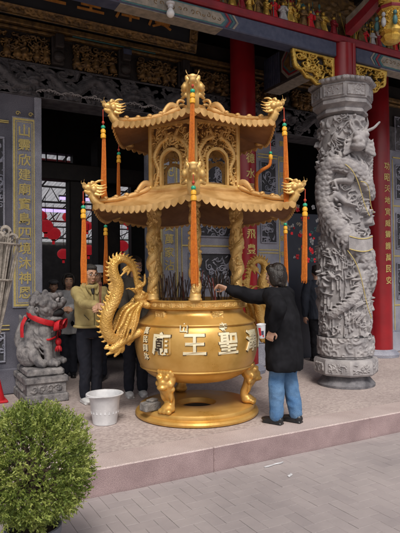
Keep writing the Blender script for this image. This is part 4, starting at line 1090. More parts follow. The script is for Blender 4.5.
# roofs
def hexrad(t, Rc):       # radius of a hexagon (corners at hexdir) with slightly concave sides
    x = (t-phi0) % (PI/3)-PI/6; return Rc*math.cos(PI/6)/math.cos(x)
def roof(name, r_in, z_in, r_out, z_mid, z_cor, sag, seed, scal):
    per = 18; n = per*6; K = 9
    o = []
    a = Acc(); V = []; F = []
    for j in range(K+1):
        f = j/K
        for i in range(n):
            t = phi0+2*PI*i/n; x = abs(((i % per)/per)-.5)*2      # 0 mid side, 1 corner
            rr = r_in+(r_out-r_in)*f; r = hexrad(t, rr)
            ze = z_mid+(z_cor-z_mid)*x**2.4
            z = z_in+(ze-z_in)*(f**.8)-sag*math.sin(PI*f)*(1)
            V.append(pol(r, t, z))
    m = (K+1)*n
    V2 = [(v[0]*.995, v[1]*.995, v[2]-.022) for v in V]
    for j in range(K):
        for i in range(n): i2 = (i+1) % n; F.append((j*n+i, j*n+i2, j*n+n+i2, j*n+n+i))
    a.add(V, F); b_ = Acc(); b_.add(V2, [f[::-1] for f in F])
    root = build(name, a, M['gold_dusty'], URN, True, R(40), False)
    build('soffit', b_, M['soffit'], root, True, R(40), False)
    # scalloped fascia
    per2 = scal*8; n2 = per2*6; a = Acc(); V = []; F = []
    def edge(i, dr=0):
        t = phi0+2*PI*i/n2; x = abs(((i % per2)/per2)-.5)*2; r = hexrad(t, r_out)+dr; return r, t, z_mid+(z_cor-z_mid)*x**2.4
    for i in range(n2):
        r, t, ze = edge(i); w_ = abs(math.sin(PI*(i % 8)/8)); dn = .022+.032*w_
        V += [pol(r+.006, t, ze+.014+.006*w_), pol(r+.008+.010*w_, t, ze-dn), pol(r-.006+.008*w_, t, ze-dn), pol(r-.012, t, ze-.004)]
    for i in range(n2):
        p, q_ = i*4, ((i+1) % n2)*4
        for k in range(4): F.append((p+k, q_+k, q_+(k+1) % 4, p+(k+1) % 4))
    a.add(V, F); build('scalloped_edge', a, M['gold_dusty'], root, True, R(50))
    # hip ridges with curled inner ends
    for k in range(6):
        t = hexdir(k); pts = []
        for j in range(12):
            f = .12+.86*j/11; rr = r_in+(r_out-r_in)*f; z = z_in+(z_cor-z_in)*(f**.8)-sag*math.sin(PI*f); pts.append(pol(rr, t, z+.022))
        rr = r_in+(r_out-r_in)*.12; z0 = pts[0][2]
        curl = [pol(rr-.015+.05*math.sin(g)*1.0-.03, t, z0+.05-.05*math.cos(g)) for g in np.linspace(3.9, 0.3, 9)]
        a = Acc(); a.add(*tube(curl+pts, [.018]*len(curl)+[.026+.004*math.sin(j*2) for j in range(12)], 10))
        for j in range(4):          # wave crests along the ridge
            p = pts[3+j*2]; a.add(*sph((p[0], p[1], p[2]+.02), (.03, .03, .026), 9, 6))
        e0 = [pol(rr+.02+.30*f_, t, z0+.02-.17*f_+.05*math.sin(f_*PI*2.2)*(1-f_*.3)) for f_ in np.linspace(0, 1, 16)]
        a.add(*tube(e0, [(.03*(1-.55*f_)+.006, .02) for f_ in np.linspace(0, 1, 16)], 10, True, (0, 0, 1)))
        build('hip_ridge', a, M['gold_dusty'], root, True)
    return root
lower = roof('lower_roof', .42, 2.40, 1.13, 2.085, 2.16, .035, 1, 16)
upper = roof('upper_roof', .10, 3.26, .925, 2.925, 2.985, .045, 2, 14)
# cloud crest along the eaves of the upper roof behind the front corner, and a knob on top
a = Acc(); a.add(*lathe([(.12, 3.22), (.13, 3.26), (.06, 3.29), (.03, 3.31)], 24)); build('finial', a, M['gold_dusty'], upper)
# dragon head for each corner
def dragon_head():
    a = Acc()   # looks along +x, neck at origin
    limb(a, [(-.10, 0, -.005, .035), (-.04, 0, .01, .045), (.01, 0, .05, .048), (.025, 0, .10, .045), (.02, 0, .145, .05)], 12)
    a.add(*sph((.035, 0, .165), (.068, .066, .058))); limb(a, [(.05, 0, .165, .05), (.10, 0, .16, .036), (.135, 0, .165, .027)], 12)
    a.add(*sph((.145, 0, .187), (.022, .032, .020))); limb(a, [(.04, 0, .115, .036), (.085, 0, .105, .028), (.12, 0, .112, .017)], 10)
    limb(a, [(.035, 0, .10, .02), (.05, 0, .07, .014), (.075, 0, .05, .006)], 7)
    for s_ in (-1, 1):
        a.add(*sph((.075, s_*.04, .20), .020)); a.add(*sph((.06, s_*.045, .222), (.03, .016, .012))); a.add(*sph((.04, s_*.062, .145), (.035, .022, .035)))
        limb(a, [(.03, s_*.03, .215, .016), (-.01, s_*.045, .25, .013), (-.06, s_*.05, .262, .007)], 8)
        for z_, dx_ in ((.19, -.085), (.16, -.10), (.125, -.095), (.09, -.085)): limb(a, [(.02, s_*.055, z_, .017), (-.03, s_*.08, z_-.004, .013), (dx_, s_*.09, z_+.03, .005)], 7)
        for k in range(3): a.add(*sph((.09+.018*k, s_*.024, .138), (.006, .006, .014), 6, 5))
        limb(a, [(.13, s_*.025, .18, .007), (.16, s_*.04, .20, .005), (.165, s_*.05, .235, .003)], 6)
    for k in range(5): a.add(*sph((-.035-.012*abs(k-2), 0, .20-k*.04), (.022, .010, .022), 8, 5))
    return remesh('dragon_head', a, .0068, M['gold_relief'], None, 1)
dh = dragon_head(); dhm = dh.data; bpy.data.objects.remove(dh)
TIP = {}
for rf, rr, zz, s_, key in ((lower, 1.125, 2.165, 1.0, 'lo'), (upper, .92, 2.985, 1.0, 'up')):
    for k in range(6):
        o = bpy.data.objects.new('dragon_head', dhm); COL.objects.link(o); o.parent = rf
        o.location = pol(rr, hexdir(k), zz); o.rotation_euler = Euler((0, -R(8), hexdir(k))); sq = 1.08 if k == 0 else .84; o.scale = (s_*sq, 1.12*s_*sq, s_*sq*1.04)
        TIP[key, k] = pol(rr+.125*sq, hexdir(k), zz+.125*sq)
# pavilion between the roofs: six pierced panels with arched openings
pav = empty('pavilion', (0, 0, 0)); pav.parent = URN
rp = .515; side = rp; zp0, zp1 = 2.335, 2.99; H = zp1-zp0
nu, nv = 112, 140
X_, Y_ = np.meshgrid(np.linspace(-side/2, side/2, nu), np.linspace(0, H, nv))
def arch(hw, top, z0=.03): return (np.abs(X_) < hw) & (Y_ > z0) & ((Y_ < top-hw) | (X_**2+(Y_-(top-hw))**2 < hw*hw))
pm = None
for k in range(6):
    if k < 3 or True:
        rl = Relief(nu, nv); rg = random.Random(600+k % 2)
        rl.scrolls(rg, 60, 4, 10, .018); rl.leaves(rg, 110, 14, .018)
        for s_ in (-1, 1): rl.dragon([(56+s_*x, y) for x, y in ((44, 8), (34, 40), (44, 70), (30, 96), (12, 108), (16, 122))], 5, .028, legs=False)
        op = arch(.105, .37); fr_ = arch(.135, .405, 0) & ~op
        bord = (np.abs(X_) > side/2-.028) | (Y_ < .03) | (Y_ > H-.03)
        rl.H[fr_] = .028; rl.H[bord] = .024
        keep = ((rl.H > .0075) | fr_ | bord) & ~op
        t = hexdir(k)+PI/6; n = np.array((math.cos(t), math.sin(t), 0)); u_ = np.array((-math.sin(t), math.cos(t), 0)); ap = rp*math.cos(PI/6)
        a = Acc(); openwork(a, rl, keep, n*ap-u_*side/2+np.array((0, 0, zp0)), u_*side, (0, 0, H), n, .012); build('arched_panel', a, M['gold_relief'], pav, True, R(60), False)
    t = hexdir(k); a = Acc(); a.add(*tube([pol(rp+.004, t, zp0-.02), pol(rp+.004, t, zp1+.01)], .022, 10))
    a.add(*sph(pol(rp+.004, t, zp0+.02), (.034, .034, .03))); build('corner_post', a, M['gold'], pav)
a = Acc(); a.add(*lathe([(.56, zp0-.06), (.57, zp0-.02), (.545, zp0), (.46, zp0+.002)], sides=6, rot=phi0, cap=False)); build('sill', a, M['gold_dusty'], pav, True, R(30))
# dragon handles
def handle(sgn, seed):
    # outline in burner plane, from the photograph's pixels; x outward, z up
    pts = [(139, 295, 2.6), (136, 284, 3), (133, 271, 3.4), (127, 262.5, 4.2), (118, 259.5, 5), (110.5, 264, 6), (110.5, 274, 7), (115.5, 286, 8), (112.5, 299, 8.6), (106.5, 312, 8.8), (104.5, 326, 8.6), (110, 338.5, 7.8), (119.5, 340, 7), (126.5, 331, 6.2), (130, 319, 5.6), (134, 309, 5.2), (139, 301, 4.6)]
    s_ = 5.25/FPX; cD, sD = math.cos(YAW), math.sin(YAW)      # the handles lie along the temple front
    def q(px, py, off=0):
        px = px+3.5*min(1, max(0, (150-px)/40)); r = (197-px)*5.76/(FPX*cD+(197-px)*sD); d = 5.76-r*sD; return (r, off, (277-py)*d/FPX+CAMZ-PZ)
    sp_ = spline(pts, 7); a = Acc(); nS = len(sp_)
    P = []; Rd = []
    for i, p in enumerate(sp_):
        f = i/(nS-1); off = .07*math.sin(f*PI*1.5)-(.05 if f > .6 else .05*f/.6)
        P.append(q(p[0], p[1], off)); Rd.append(max(p[2]*s_*.74, .012))
    a.add(*tube(P, Rd, 14)); a.add(*sph(P[-1], Rd[-1])); a.add(*sph(P[0], Rd[0]))
    for i in range(2, int(nS*.78)):
        if i % 2: continue
        T = (Vector(P[i+1])-Vector(P[i-1])).normalized(); N = T.cross(Vector((0, 1, 0))).normalized()
        if i < nS*.9: 
            b_ = Vector(P[i]); r = Rd[i]
            # crest spike on the outer side
            tip = b_+N*(r+.042)-T*.02
            limb(a, [(*(b_+N*r*.8), .020), (*(b_+N*(r+.02)), .012), (*tip, .0045)], 6)
    # belly-side scales
    for i in range(3, nS-6):
        T = (Vector(P[i+1])-Vector(P[i-1])).normalized(); N = T.cross(Vector((0, 1, 0))).normalized(); B = Vector((0, 1, 0))
        for g in range(6):
            ang = (g+.5*(i % 2))*PI/5-PI/2*.0
            for sd in (-1, 1):
                d_ = (N*math.cos(ang)*-1+B*sd*math.sin(ang)); c = Vector(P[i])+d_*Rd[i]*.93
                a.add(*sph(tuple(c), Rd[i]*.17, 6, 4))
    # head at the rim with horns, mane strands sweeping back and down
    hx = Vector(q(141, 298, -.03))
    a.add(*sph(tuple(hx), (.062, .05, .05))); limb(a, [(*hx, .045), (*(hx+Vector((-.08, 0, .02))), .034), (*(hx+Vector((-.13, 0, .035))), .024)], 10)
    limb(a, [(*(hx+Vector((-.01, 0, -.035))), .03), (*(hx+Vector((-.10, 0, -.03))), .018)], 8)
    for s2 in (-1, 1):
        a.add(*sph(tuple(hx+Vector((-.03, s2*.04, .045))), .02))
        limb(a, [(*(hx+Vector((.02, s2*.03, .045))), .016), (*(hx+Vector((.08, s2*.05, .09))), .012), (*(hx+Vector((.13, s2*.05, .085))), .006)], 7)
    for k, (dx, ln) in enumerate(((0, 1), (4, .9), (-4, .95), (8, .8), (-7, .7), (11, .6))):
        pth = [(137-dx*.3, 304, 1.8), (130-dx*.7, 312, 2.0), (122-dx*.9+4, 324, 1.9), (116-dx+5, 324+16*ln, .9)]
        limb(a, [(*q(p[0], p[1], -.085-.012*(k % 3)), p[2]*s_) for p in pth], 7)
        limb(a, [(*q(p[0]+2, p[1]-1, .045+.012*(k % 3)), p[2]*s_) for p in pth], 7)
    # claws: under the belly curl, and inside the upper curl
    for base_, tips in (((121, 343), ((104, 349), (106, 355), (114, 357), (122, 353))), ((126, 341), ((133, 333), (136, 338), (131, 344)))):
        for tp in tips: mid = ((base_[0]+tp[0])/2+1, (base_[1]+tp[1])/2+2); limb(a, [(*q(*base_, -.03), 3.4*s_), (*q(*mid, -.04), 2.5*s_), (*q(*tp, -.045), 1.4*s_)], 8)
    limb(a, [(*q(111, 350, -.04), 3.2*s_), (*q(120, 344, -.03), 4*s_), (*q(128, 338, -.02), 4.4*s_)], 10)
    for tp in ((121, 270), (119, 276), (126, 275), (124, 268)): limb(a, [(*q(133, 266, .0), 2.2*s_), (*q((133+tp[0])/2, (266+tp[1])/2-1.5, .02), 1.8*s_), (*q(*tp, .02), 1.1*s_)], 7)
    limb(a, [(*q(137, 288, .02), 2*s_), (*q(144, 284, .03), 1.8*s_), (*q(145, 275, .02), 1.2*s_)], 7)
    # tenon into the burner
    limb(a, [(*q(140, 303, -.03), 4*s_), (*q(149, 306, 0), 4*s_)], 10); limb(a, [(*q(130, 338, -.02), 4*s_), (*q(139, 333, 0), 4.5*s_)], 10)
    o = remesh('dragon_handle', a, .0075, M['gold_scale'], URN, 1)
    o.rotation_euler.z = PI if sgn < 0 else 0
    if sgn < 0: pass
    return o
handle(-1, 1)
hb = handle(1, 2)
# incense sticks standing in the ash
rg = random.Random(12)
for k in range(70):
    r = .40*math.sqrt(rg.random()); t = rg.uniform(0, 2*PI); x, y = r*math.cos(t), r*math.sin(t); L = rg.uniform(.24, .385); tx, ty = rg.gauss(0, .04), rg.gauss(0, .04)
    o = empty('incense_stick', (UX+x, UY+y, PZ+1.13)) if False else None
    a = Acc(); a.add(*tube([(0, 0, 0), (tx*.5, ty*.5, L*.5), (tx, ty, L)], [.0055, .006, .0055], 6))
    s_ = build('incense_stick', a, M['stick_red' if k % 9 == 0 else 'stick'], None); s_.location = (UX+x, UY+y, PZ+1.13)
    tag(s_, 'dark burnt incense stick standing upright among many in the ash of the burner', 'incense stick', 'incense sticks in the burner')
# orange tassels
TL = {'up': {0: 'long orange tassel hanging down the front corner post between the arched panels', 1: 'long orange tassel from the dragon at the right front corner of the upper roof', 2: 'short bent orange tassel caught at the right back corner of the upper roof', 3: 'orange tassel at the hidden back corner of the upper roof', 4: 'darker orange tassel from the left back corner of the upper roof', 5: 'long orange tassel from the dragon at the left front corner of the upper roof'},
      'lo': {0: 'long orange tassel hanging before the front dragon column of the burner', 1: 'orange tassel from the lower roof dragon nearest the carved pillar', 2: 'thin orange tassel from the right back corner of the lower roof', 3: 'orange tassel at the hidden back corner of the lower roof', 4: 'thin orange tassel from the left back corner of the lower roof', 5: 'orange tassel from the lower roof dragon above the yellow jacketed man'}}
def tassel(key, k, drop, L, wd):
    tx, ty, tz = TIP[key, k]
    root = tag(empty('tassel', (UX+tx, UY+ty, PZ+tz)), TL[key][k], 'tassel', 'orange tassels hung from the burner roofs')
    a = Acc(); a.add(*tube([(0, 0, .004), (0, 0, -drop)], .0042, 6)); build('cord', a, M['red_cord'], root)
    a = Acc(); a.add(*sph((0, 0, -drop+.045), (.014, .014, .016))); build('red_bead', a, M['red_cord'], root)
    a = Acc(); a.add(*sph((0, 0, -drop), (.022, .022, .02))); build('jade_bead', a, M['green_jade'], root)
    a = Acc(); a.add(*lathe([(.012, -drop-.015), (.024, -drop-.03), (.024, -drop-.055), (.017, -drop-.06), (.026, -drop-.075), (.026, -drop-.105), (.019, -drop-.11)], 14)); build('knot', a, M['yellow_knot'], root)
    rg = random.Random(hash((k, L)) % 1000); n = 40; V = []; F = []; z0 = -drop-.105
    ph = [rg.uniform(.85, 1.1) for _ in range(n)]
    for j in range(9):
        f = j/8
        for i in range(n): r = wd*(.62+.30*f+.08*math.sin(f*3))*(1+(.10 if i % 2 else -.05))*(.97+.06*ph[i]); t = 2*PI*i/n; V.append((r*math.cos(t)+.006*math.sin(f*2+k), r*math.sin(t), z0-L*f*(1 if j < 8 else .97+.03*ph[i])))
    for j in range(8):
        for i in range(n): i2 = (i+1) % n; F.append((j*n+i, j*n+i2, j*n+n+i2, j*n+n+i))
    F += [tuple(range(n)), tuple(range(8*n, 9*n))]
    a = Acc(); a.add(V, F)
    for q in range(26):      # loose threads
        t = rg.uniform(0, 6.3); f0 = rg.uniform(.3, .9); r0 = wd*(.62+.3*f0); e = rg.uniform(.0, .012)
        a.add(*tube([(r0*math.cos(t), r0*math.sin(t), z0-L*f0), ((r0+e)*math.cos(t), (r0+e)*math.sin(t), z0-L*(f0+1)/2), ((r0+e*.6)*math.cos(t+.2), (r0+e*.6)*math.sin(t+.2), z0-L*rg.uniform(.99, 1.05))], .0022, 4))
    build('fringe', a, M['orange'], root, True, R(60))
    root.rotation_euler = (rg.uniform(-.03, .03), rg.uniform(-.03, .03), rg.uniform(0, 6))
    return root
for key, k, drop, L, wd in (('up', 0, .04, .66, .027), ('up', 1, .17, .66, .025), ('up', 5, .17, .66, .025), ('up', 4, .20, .60, .022), ('up', 3, .2, .6, .026),
        ('lo', 0, .11, .70, .028), ('lo', 1, .15, .62, .027), ('lo', 5, .15, .62, .027), ('lo', 4, .22, .56, .024), ('lo', 2, .22, .56, .024), ('lo', 3, .22, .56, .026)):
    tassel(key, k, drop, L, wd)
# the tassel caught on the upper roof's right back corner hangs slack and bends
tx, ty, tz = TIP['up', 2]
root = tag(empty('tassel', (UX+tx, UY+ty, PZ+tz)), TL['up'][2], 'tassel', 'orange tassels hung from the burner roofs')
a = Acc(); a.add(*tube([(0, 0, .004), (0, 0, -.20)], .0042, 6)); build('cord', a, M['red_cord'], root)
a = Acc(); a.add(*sph((0, 0, -.21), .02)); build('jade_bead', a, M['green_jade'], root)
a = Acc(); a.add(*lathe([(.012, -.225), (.024, -.24), (.024, -.28), (.017, -.29)], 14)); build('knot', a, M['yellow_knot'], root)
dl = -rt0
a = Acc(); pth = spline([(0, 0, -.28), tuple(dl*.02+Vector((0, 0, -.36))), tuple(dl*.12+Vector((0, 0, -.42))), tuple(dl*.17+Vector((0, 0, -.50))), tuple(dl*.16+Vector((0, 0, -.78)))], 6)
a.add(*tube(pth, [.018+.006*i/len(pth) for i in range(len(pth))], 12)); build('fringe', a, M['orange'], root)
# ================================================================== STONE LION
lc = Vector((1.48, 6.70, PZ))
LION = tag(empty('stone_lion', lc, 0), 'grey stone guardian lion with open mouth sitting on a carved pedestal by the doorway', 'statue')
a = Acc(); bx(a, (-.25, -.37, .001), (.25, .37, .10), .012); bx(a, (-.225, -.345, .10), (.225, .345, .225), .004); bx(a, (-.25, -.37, .225), (.25, .37, .30), .012); bx(a, (-.215, -.32, .30), (.215, .32, .385), .02)
for (O_, U_, N_) in (((-.19, -.3455, .115), (.38, 0, 0), (0, -1, 0)), ((-.2255, .30, .115), (0, -.60, 0), (-1, 0, 0))):
    L = abs(U_[0]+U_[1]); rl = Relief(int(L/.008), 13); rg = random.Random(int(L*100))
    for k in range(int(L/.09)): rl.scroll(6+k*11, 6, 5, 1.6, .018, rg.uniform(0, 6), rg.choice((-1, 1)))
    rl.leaves(rg, 8, 8, .014); rl.H[0] = rl.H[-1] = 0; rl.H[:, 0] = rl.H[:, -1] = 0
    relief_flat(a, rl, O_, U_, (0, 0, .10), N_)
build('pedestal', a, M['lion_stone'], LION, True, R(30), False)
a = Acc(); rg = random.Random(31)
for s in (-1, 1):
    a.add(*sph((-.12, s*.12, .17), (.19, .10, .17))); limb(a, [(-.02, s*.17, .14, .08), (.08, s*.185, .06, .06), (.14, s*.185, .045, .05)])
    limb(a, [(.12, s*.11, .44, .095), (.17, s*.125, .24, .07), (.20, s*.125, .07, .065)]); a.add(*sph((.25, s*.125, .05), (.09, .068, .052)))
    for k in (-1, 0, 1): a.add(*sph((.325, s*.125+k*.038, .04), (.03, .022, .034), 8, 6))
    a.add(*sph((.09, s*.19, .80), (.055, .03, .065))); a.add(*sph((.275, s*.085, .845), (.06, .062, .04))); a.add(*sph((.27, s*.12, .735), (.06, .05, .05)))
    for k in range(4): limb(a, [(.12, s*.14, .36-k*.03, .03), (.04, s*.18, .40-k*.05, .025), (-.02, s*.17, .46-k*.05, .012)], 7)
limb(a, [(-.14, 0, .20, .18), (0, 0, .40, .185), (.07, 0, .58, .165)], 16); a.add(*sph((.10, 0, .44), (.15, .16, .18)))
a.add(*sph((.13, 0, .715), (.19, .195, .175))); a.add(*sph((.27, 0, .735), (.115, .135, .058))); a.add(*sph((.37, 0, .775), (.045, .07, .042)))
a.add(*sph((.225, 0, .565), (.13, .125, .042))); limb(a, [(.27, 0, .545, .045), (.29, 0, .51, .03)], 8)
for k in range(70):
    t = rg.uniform(-2.5, 2.5)+PI; u = rg.uniform(-.75, .95); a.add(*sph((.06+.195*math.cos(t)*math.sqrt(1-u*u), .205*math.sin(t)*math.sqrt(1-u*u), .69+.195*u), rg.uniform(.034, .056), 8, 6))
for k in range(26): a.add(*sph((-.10-.10*math.sin(k), .08*math.cos(k*1.7), .34+.012*k), .04, 8, 6))
limb(a, [(-.27, 0, .16, .05), (-.34, 0, .32, .06), (-.28, 0, .50, .045), (-.31, 0, .60, .02)])
for s in (-1, 1):
    for (cx, cz, r0, y0) in ((-.12, .19, .085, .205), (.12, .40, .06, .165), (.02, .52, .055, .165)):     # carved whorls on haunch, shoulder and flank
        a.add(*tube([(cx+r0*(1-g/9)*math.cos(g), s*y0, cz+r0*(1-g/9)*math.sin(g)) for g in np.linspace(0, 7.5, 26)], [.016-.0004*i for i in range(26)], 8))
    for k in range(5): limb(a, [(.19-.01*k, s*(.13+.03*(k % 2)), .40-.055*k, .016), (.13, s*.185, .38-.055*k, .013), (.07, s*.19, .42-.05*k, .006)], 7)
    for k in range(3): a.add(*tube([(.20+.02*k, s*.10+.1*math.sin(q*.5)*.2, .70+.03*k+.01*q) for q in range(4)], .012, 6))
for k in range(34):      # tight snail curls of the mane
    t = PI+rg.uniform(-1.9, 1.9); u = rg.uniform(-.6, .85); c = Vector((.06+.225*math.cos(t)*math.sqrt(1-u*u), .235*math.sin(t)*math.sqrt(1-u*u), .69+.225*u)); n = (c-Vector((.06, 0, .69))).normalized(); e1 = n.orthogonal().normalized(); e2 = n.cross(e1)
    a.add(*tube([tuple(c+(e1*math.cos(g)+e2*math.sin(g))*.036*(1-g/10)+n*.012*g/6) for g in np.linspace(0, 8, 22)], [.013-.0003*i for i in range(22)], 7))
body = remesh('lion_body', a, .0075, M['lion_stone'], LION, 1)
lrz = math.atan2(-.55, .84)
body.location = (.0, 0, .385); body.rotation_euler.z = lrz; body.scale = (.80, .95, 1.0)
for s in (-1, 1):
    a = Acc(); a.add(*sph((.315, s*.085, .80), (.034, .034, .032), 10, 7)); o = build('eye', a, M['stone'], body)
    a = Acc(); a.add(*sph((.344, s*.092, .80), (.014, .016, .015), 8, 6)); build('pupil', a, M['black'], body)
a = Acc(); a.add(*sph((.25, 0, .64), (.125, .112, .058))); build('mouth_shade', a, M['black'], body)  # black solid standing for the shade inside the open mouth
# red ribbon on the lion
RB = tag(empty('ribbon', (lc.x-.03, lc.y, PZ+.385), lrz), 'red silk ribbon with a bow tied round the neck of the stone lion', 'ribbon'); RB.scale = (.80, .95, 1.0); RB.location.x = lc.x
def band(a, pts, wd, th=.006, ref=(0, 0, 1)): a.add(*tube([p[:3] for p in spline(pts, 5)], [(wd, th)]*(len(pts)*5-4), 8, True, ref))
a = Acc(); loop = []
for k in range(25):
    t = 2*PI*k/24; loop.append((.05+.225*math.cos(t), .235*math.sin(t), .58-.075*math.cos(t)))
a.add(*tube(loop, [(.034, .009)]*25, 8, True, (0, 0, 1))); build('neck_band', a, M['ribbon'], RB)
a = Acc(); bxp = Vector((.29, 0, .475))
for s in (-1, 1):
    band(a, [(.30, 0, .475), (.34, s*.07, .54), (.33, s*.15, .53), (.31, s*.13, .44), (.30, 0, .465)], .042, .009, (1, .2*s, .3))
    band(a, [(.29, s*.01, .47), (.30, s*.04, .42), (.29, s*.055, .36)], .026, .006, (0, 1, 0))
a.add(*sph((.32, 0, .475), (.04, .045, .042))); build('bow', a, M['ribbon'], RB)
a = Acc(); band(a, [(.29, .02, .45), (.27, .03, .38), (.27, .02, .33)], .012, .006, (0, 1, 0)); a.add(*sph((.275, .03, .28), (.045, .05, .05)))
for k in range(9): limb(a, [(.275, .03, .26, .012), (.275+.04*math.cos(k*.7), .03+.04*math.sin(k*.7), .20, .012), (.275+.045*math.cos(k*.7), .03+.045*math.sin(k*.7), .17, .005)], 6)
build('tassel_ball', a, M['ribbon'], RB)
a = Acc(); band(a, [(-.12, -.20, .60), (-.17, -.22, .50), (-.18, -.20, .36)], .026, .006, (1, 0, 0)); build('ribbon_end', a, M['ribbon'], RB)
a = Acc(); band(a, [(.06, -.14, .36), (.14, -.18, .34), (.22, -.17, .33), (.27, -.05, .35)], .012, .005); build('lower_band', a, M['ribbon'], RB)

# ================================================================== PEOPLE
def ik(S, Hd, l1, l2, pole):
    S, Hd, pole = Vector(S), Vector(Hd), Vector(pole); D = Hd-S; d = D.length
    if d > (l1+l2)*.985: k = d/((l1+l2)*.985); l1 *= k; l2 *= k
    x = (l1*l1-l2*l2+d*d)/(2*d); h = math.sqrt(max(0, l1*l1-x*x)); u = D/d; p = pole-u*pole.dot(u); p.normalize()
    return S+u*x+p*h
def hand(a, W, fd, pn, s, curl=.6, side=1, spread=.16):
    """palm plus five fingers; fd points along the hand, pn out of the palm, side picks the thumb"""
    W, fd, pn = Vector(W), Vector(fd).normalized(), Vector(pn); pn = (pn-fd*pn.dot(fd)).normalized(); sd = fd.cross(pn)*side
    a.add(*tube([tuple(W-fd*.01*s), tuple(W+fd*.025*s), tuple(W+fd*.06*s), tuple(W+fd*.088*s)], [(.016*s, .024*s), (.015*s, .034*s), (.014*s, .04*s), (.011*s, .038*s)], 12, True, tuple(pn)))
    for k, (off, L) in enumerate(((.030, .070), (.010, .080), (-.011, .074), (-.030, .058))):
        p = W+fd*.084*s+sd*off*s; d = (fd+sd*off*spread*8).normalized(); pts = [(*p, .0095*s)]; ang = curl*.6
        for seg, fl in enumerate((.45, .32, .23)):
            dd = d*math.cos(ang)+pn*math.sin(ang); p = p+dd*L*fl*s; pts.append((*p, (.009-.001*seg)*s)); ang += curl
        for q0, q1 in zip(pts, pts[1:]): limb(a, [q0, q1], 8)
    p = W+fd*.02*s+sd*.026*s; q1 = p+(fd*.6+sd*.75+pn*.35).normalized()*.036*s; q2 = q1+(fd*.9+sd*.15+pn*.4).normalized()*.03*s; q3 = q2+(fd*.9-sd*.15+pn*.4).normalized()*.022*s
    limb(a, [(*p, .013*s), (*q1, .011*s), (*q2, .010*s), (*q3, .008*s)], 8)
def person(label, loc, face, H, coat, legs, shoe, skin, hairm, hl=None, hr=None, hem=.50, lean=0, hair='short', stance=.06, turn=0, nod=0, glasses=False, female=False, vox=.008, detail=True, collar=None, grp=None, girth=1, hood=None, step=0, arm=1, leg=1):
    """stands at loc facing the ground direction face; hl, hr are world points for the wrists"""
    rz = math.atan2(face.y, face.x)-PI/2
    root = tag(empty('person', loc, rz), label, 'person', grp)
    inv = (Matrix.Translation(loc) @ Matrix.Rotation(rz, 4, 'Z')).inverted()
    s = H/1.65
    pel = Vector((0, 0, .515*H)); che = Vector((0, lean*.5, .72*H)); nek = Vector((0, lean, .825*H)); hdc = Vector((0, lean+.025*s+nod*.02, .925*H))
    shw = (.102 if female else .112)*H
    Rt = Matrix.Rotation(turn, 4, 'Z') @ Matrix.Rotation(-nod, 4, 'X')
    def hp(x, y, z): return hdc+Rt @ (Vector((x, y, z))*s)
    a = Acc()
    a.add(*tube([tuple(pel-Vector((0, 0, .05*H))), tuple(pel+Vector((0, 0, .05*H))), tuple((pel+che)/2), tuple(che), tuple(che+(nek-che)*.7)], [(.075*H*girth, .055*H*girth), (.082*H, .06*H), (.078*H, .055*H), (.09*H, .062*H), (.06*H, .04*H)], 16, True, (1, 0, 0)))
    limb(a, [(*(nek-Vector((0, .01, .03*H))), .042*H), (*(nek+Vector((0, .005, .025*H))), .034*H), (*(hdc+Vector((0, -.015, -.05*H))), .034*H)])
    # head
    er = Rt.to_3x3()
    def hs(x, y, z, r, n=16, k=11): a.add(*sph(tuple(hp(x, y, z)), [q*s for q in r], n, k, er))
    hs(0, -.012, .022, (.074, .092, .088)); hs(0, .022, -.045, (.058, .062, .062)); hs(0, .05, -.088, (.028, .028, .022)); hs(0, .04, -.02, (.062, .055, .07))
    hs(0, .098, -.028, (.014, .02, .013)); limb(a, [(*hp(0, .086, .012), .009*s), (*hp(0, .098, -.02), .012*s)], 8)
    for q in (-1, 1):
        hs(q*.013, .09, -.034, (.010, .010, .008), 8, 6); hs(q*.03, .082, .026, (.026, .012, .010)); hs(q*.04, .066, -.03, (.022, .02, .02)); hs(q*.074, -.012, -.01, (.010, .02, .032)); 
    hs(0, .084, -.064, (.022, .012, .007)); hs(0, .081, -.074, (.019, .012, .008))
    jo = {}
    for q, tgt, key in ((-1, hl, 'l'), (1, hr, 'r')):
        S_ = Vector((q*shw, lean*.9-.005, .80*H))
        if tgt is None: W_ = Vector((q*shw*1.15, lean*.6+.04, .47*H))
        else: W_ = inv @ Vector(tgt)
        E = ik(S_, W_, .172*H, .150*H, (q*.6, -.5, -.8)); jo[key] = (S_, E, W_)
        limb(a, [(*S_, .03*H), (*E, .024*H), (*W_, .0165*H)])
        fd = (W_-E).normalized(); hand(a, W_, fd, (-q*.8, .35, -.2) if tgt is None or True else (0, 0, -1), s, .75 if tgt is not None else .35, -q)
    for q in (-1, 1):
        hpv = Vector((q*.052*H, 0, .50*H)); st = q*step; kn = Vector((q*stance*.95*s, .015+st*.5, .28*H)); an = Vector((q*stance*s*1.0, -.012+st, .05*H))
        limb(a, [(*hpv, .05*H), (*kn, .033*H), (*an, .024*H)]); a.add(*sph((an.x, an.y+.05*s, .035*s), (.04*s, .10*s, .03*s)))
        jo['leg', q] = (hpv, kn, an)
    body = remesh('body', a, vox, skin, root, 1)
    # coat
    a = Acc(); zt = .835*H; hz = hem*H; g = girth
    secs = [(hz, .098*g, .078*g, 0), (hz+.03*H, .102*g, .08*g, 0), (.57*H, .10*g, .078*g, lean*.2), (.66*H, .100*g, .076*g, lean*.4), (.74*H, .112, .078, lean*.6), (.785*H, .118, .068, lean*.8), (.815*H, .088, .055, lean*.9), (.84*H, .044, .044, lean)]
    if hz > .56*H: secs = [x for i, x in enumerate(secs) if i != 2]
    a.add(*tube([(0, p[3]-.004, p[0]) for p in secs], [(p[1]*H, p[2]*H) for p in secs], 24, True, (1, 0, 0)))
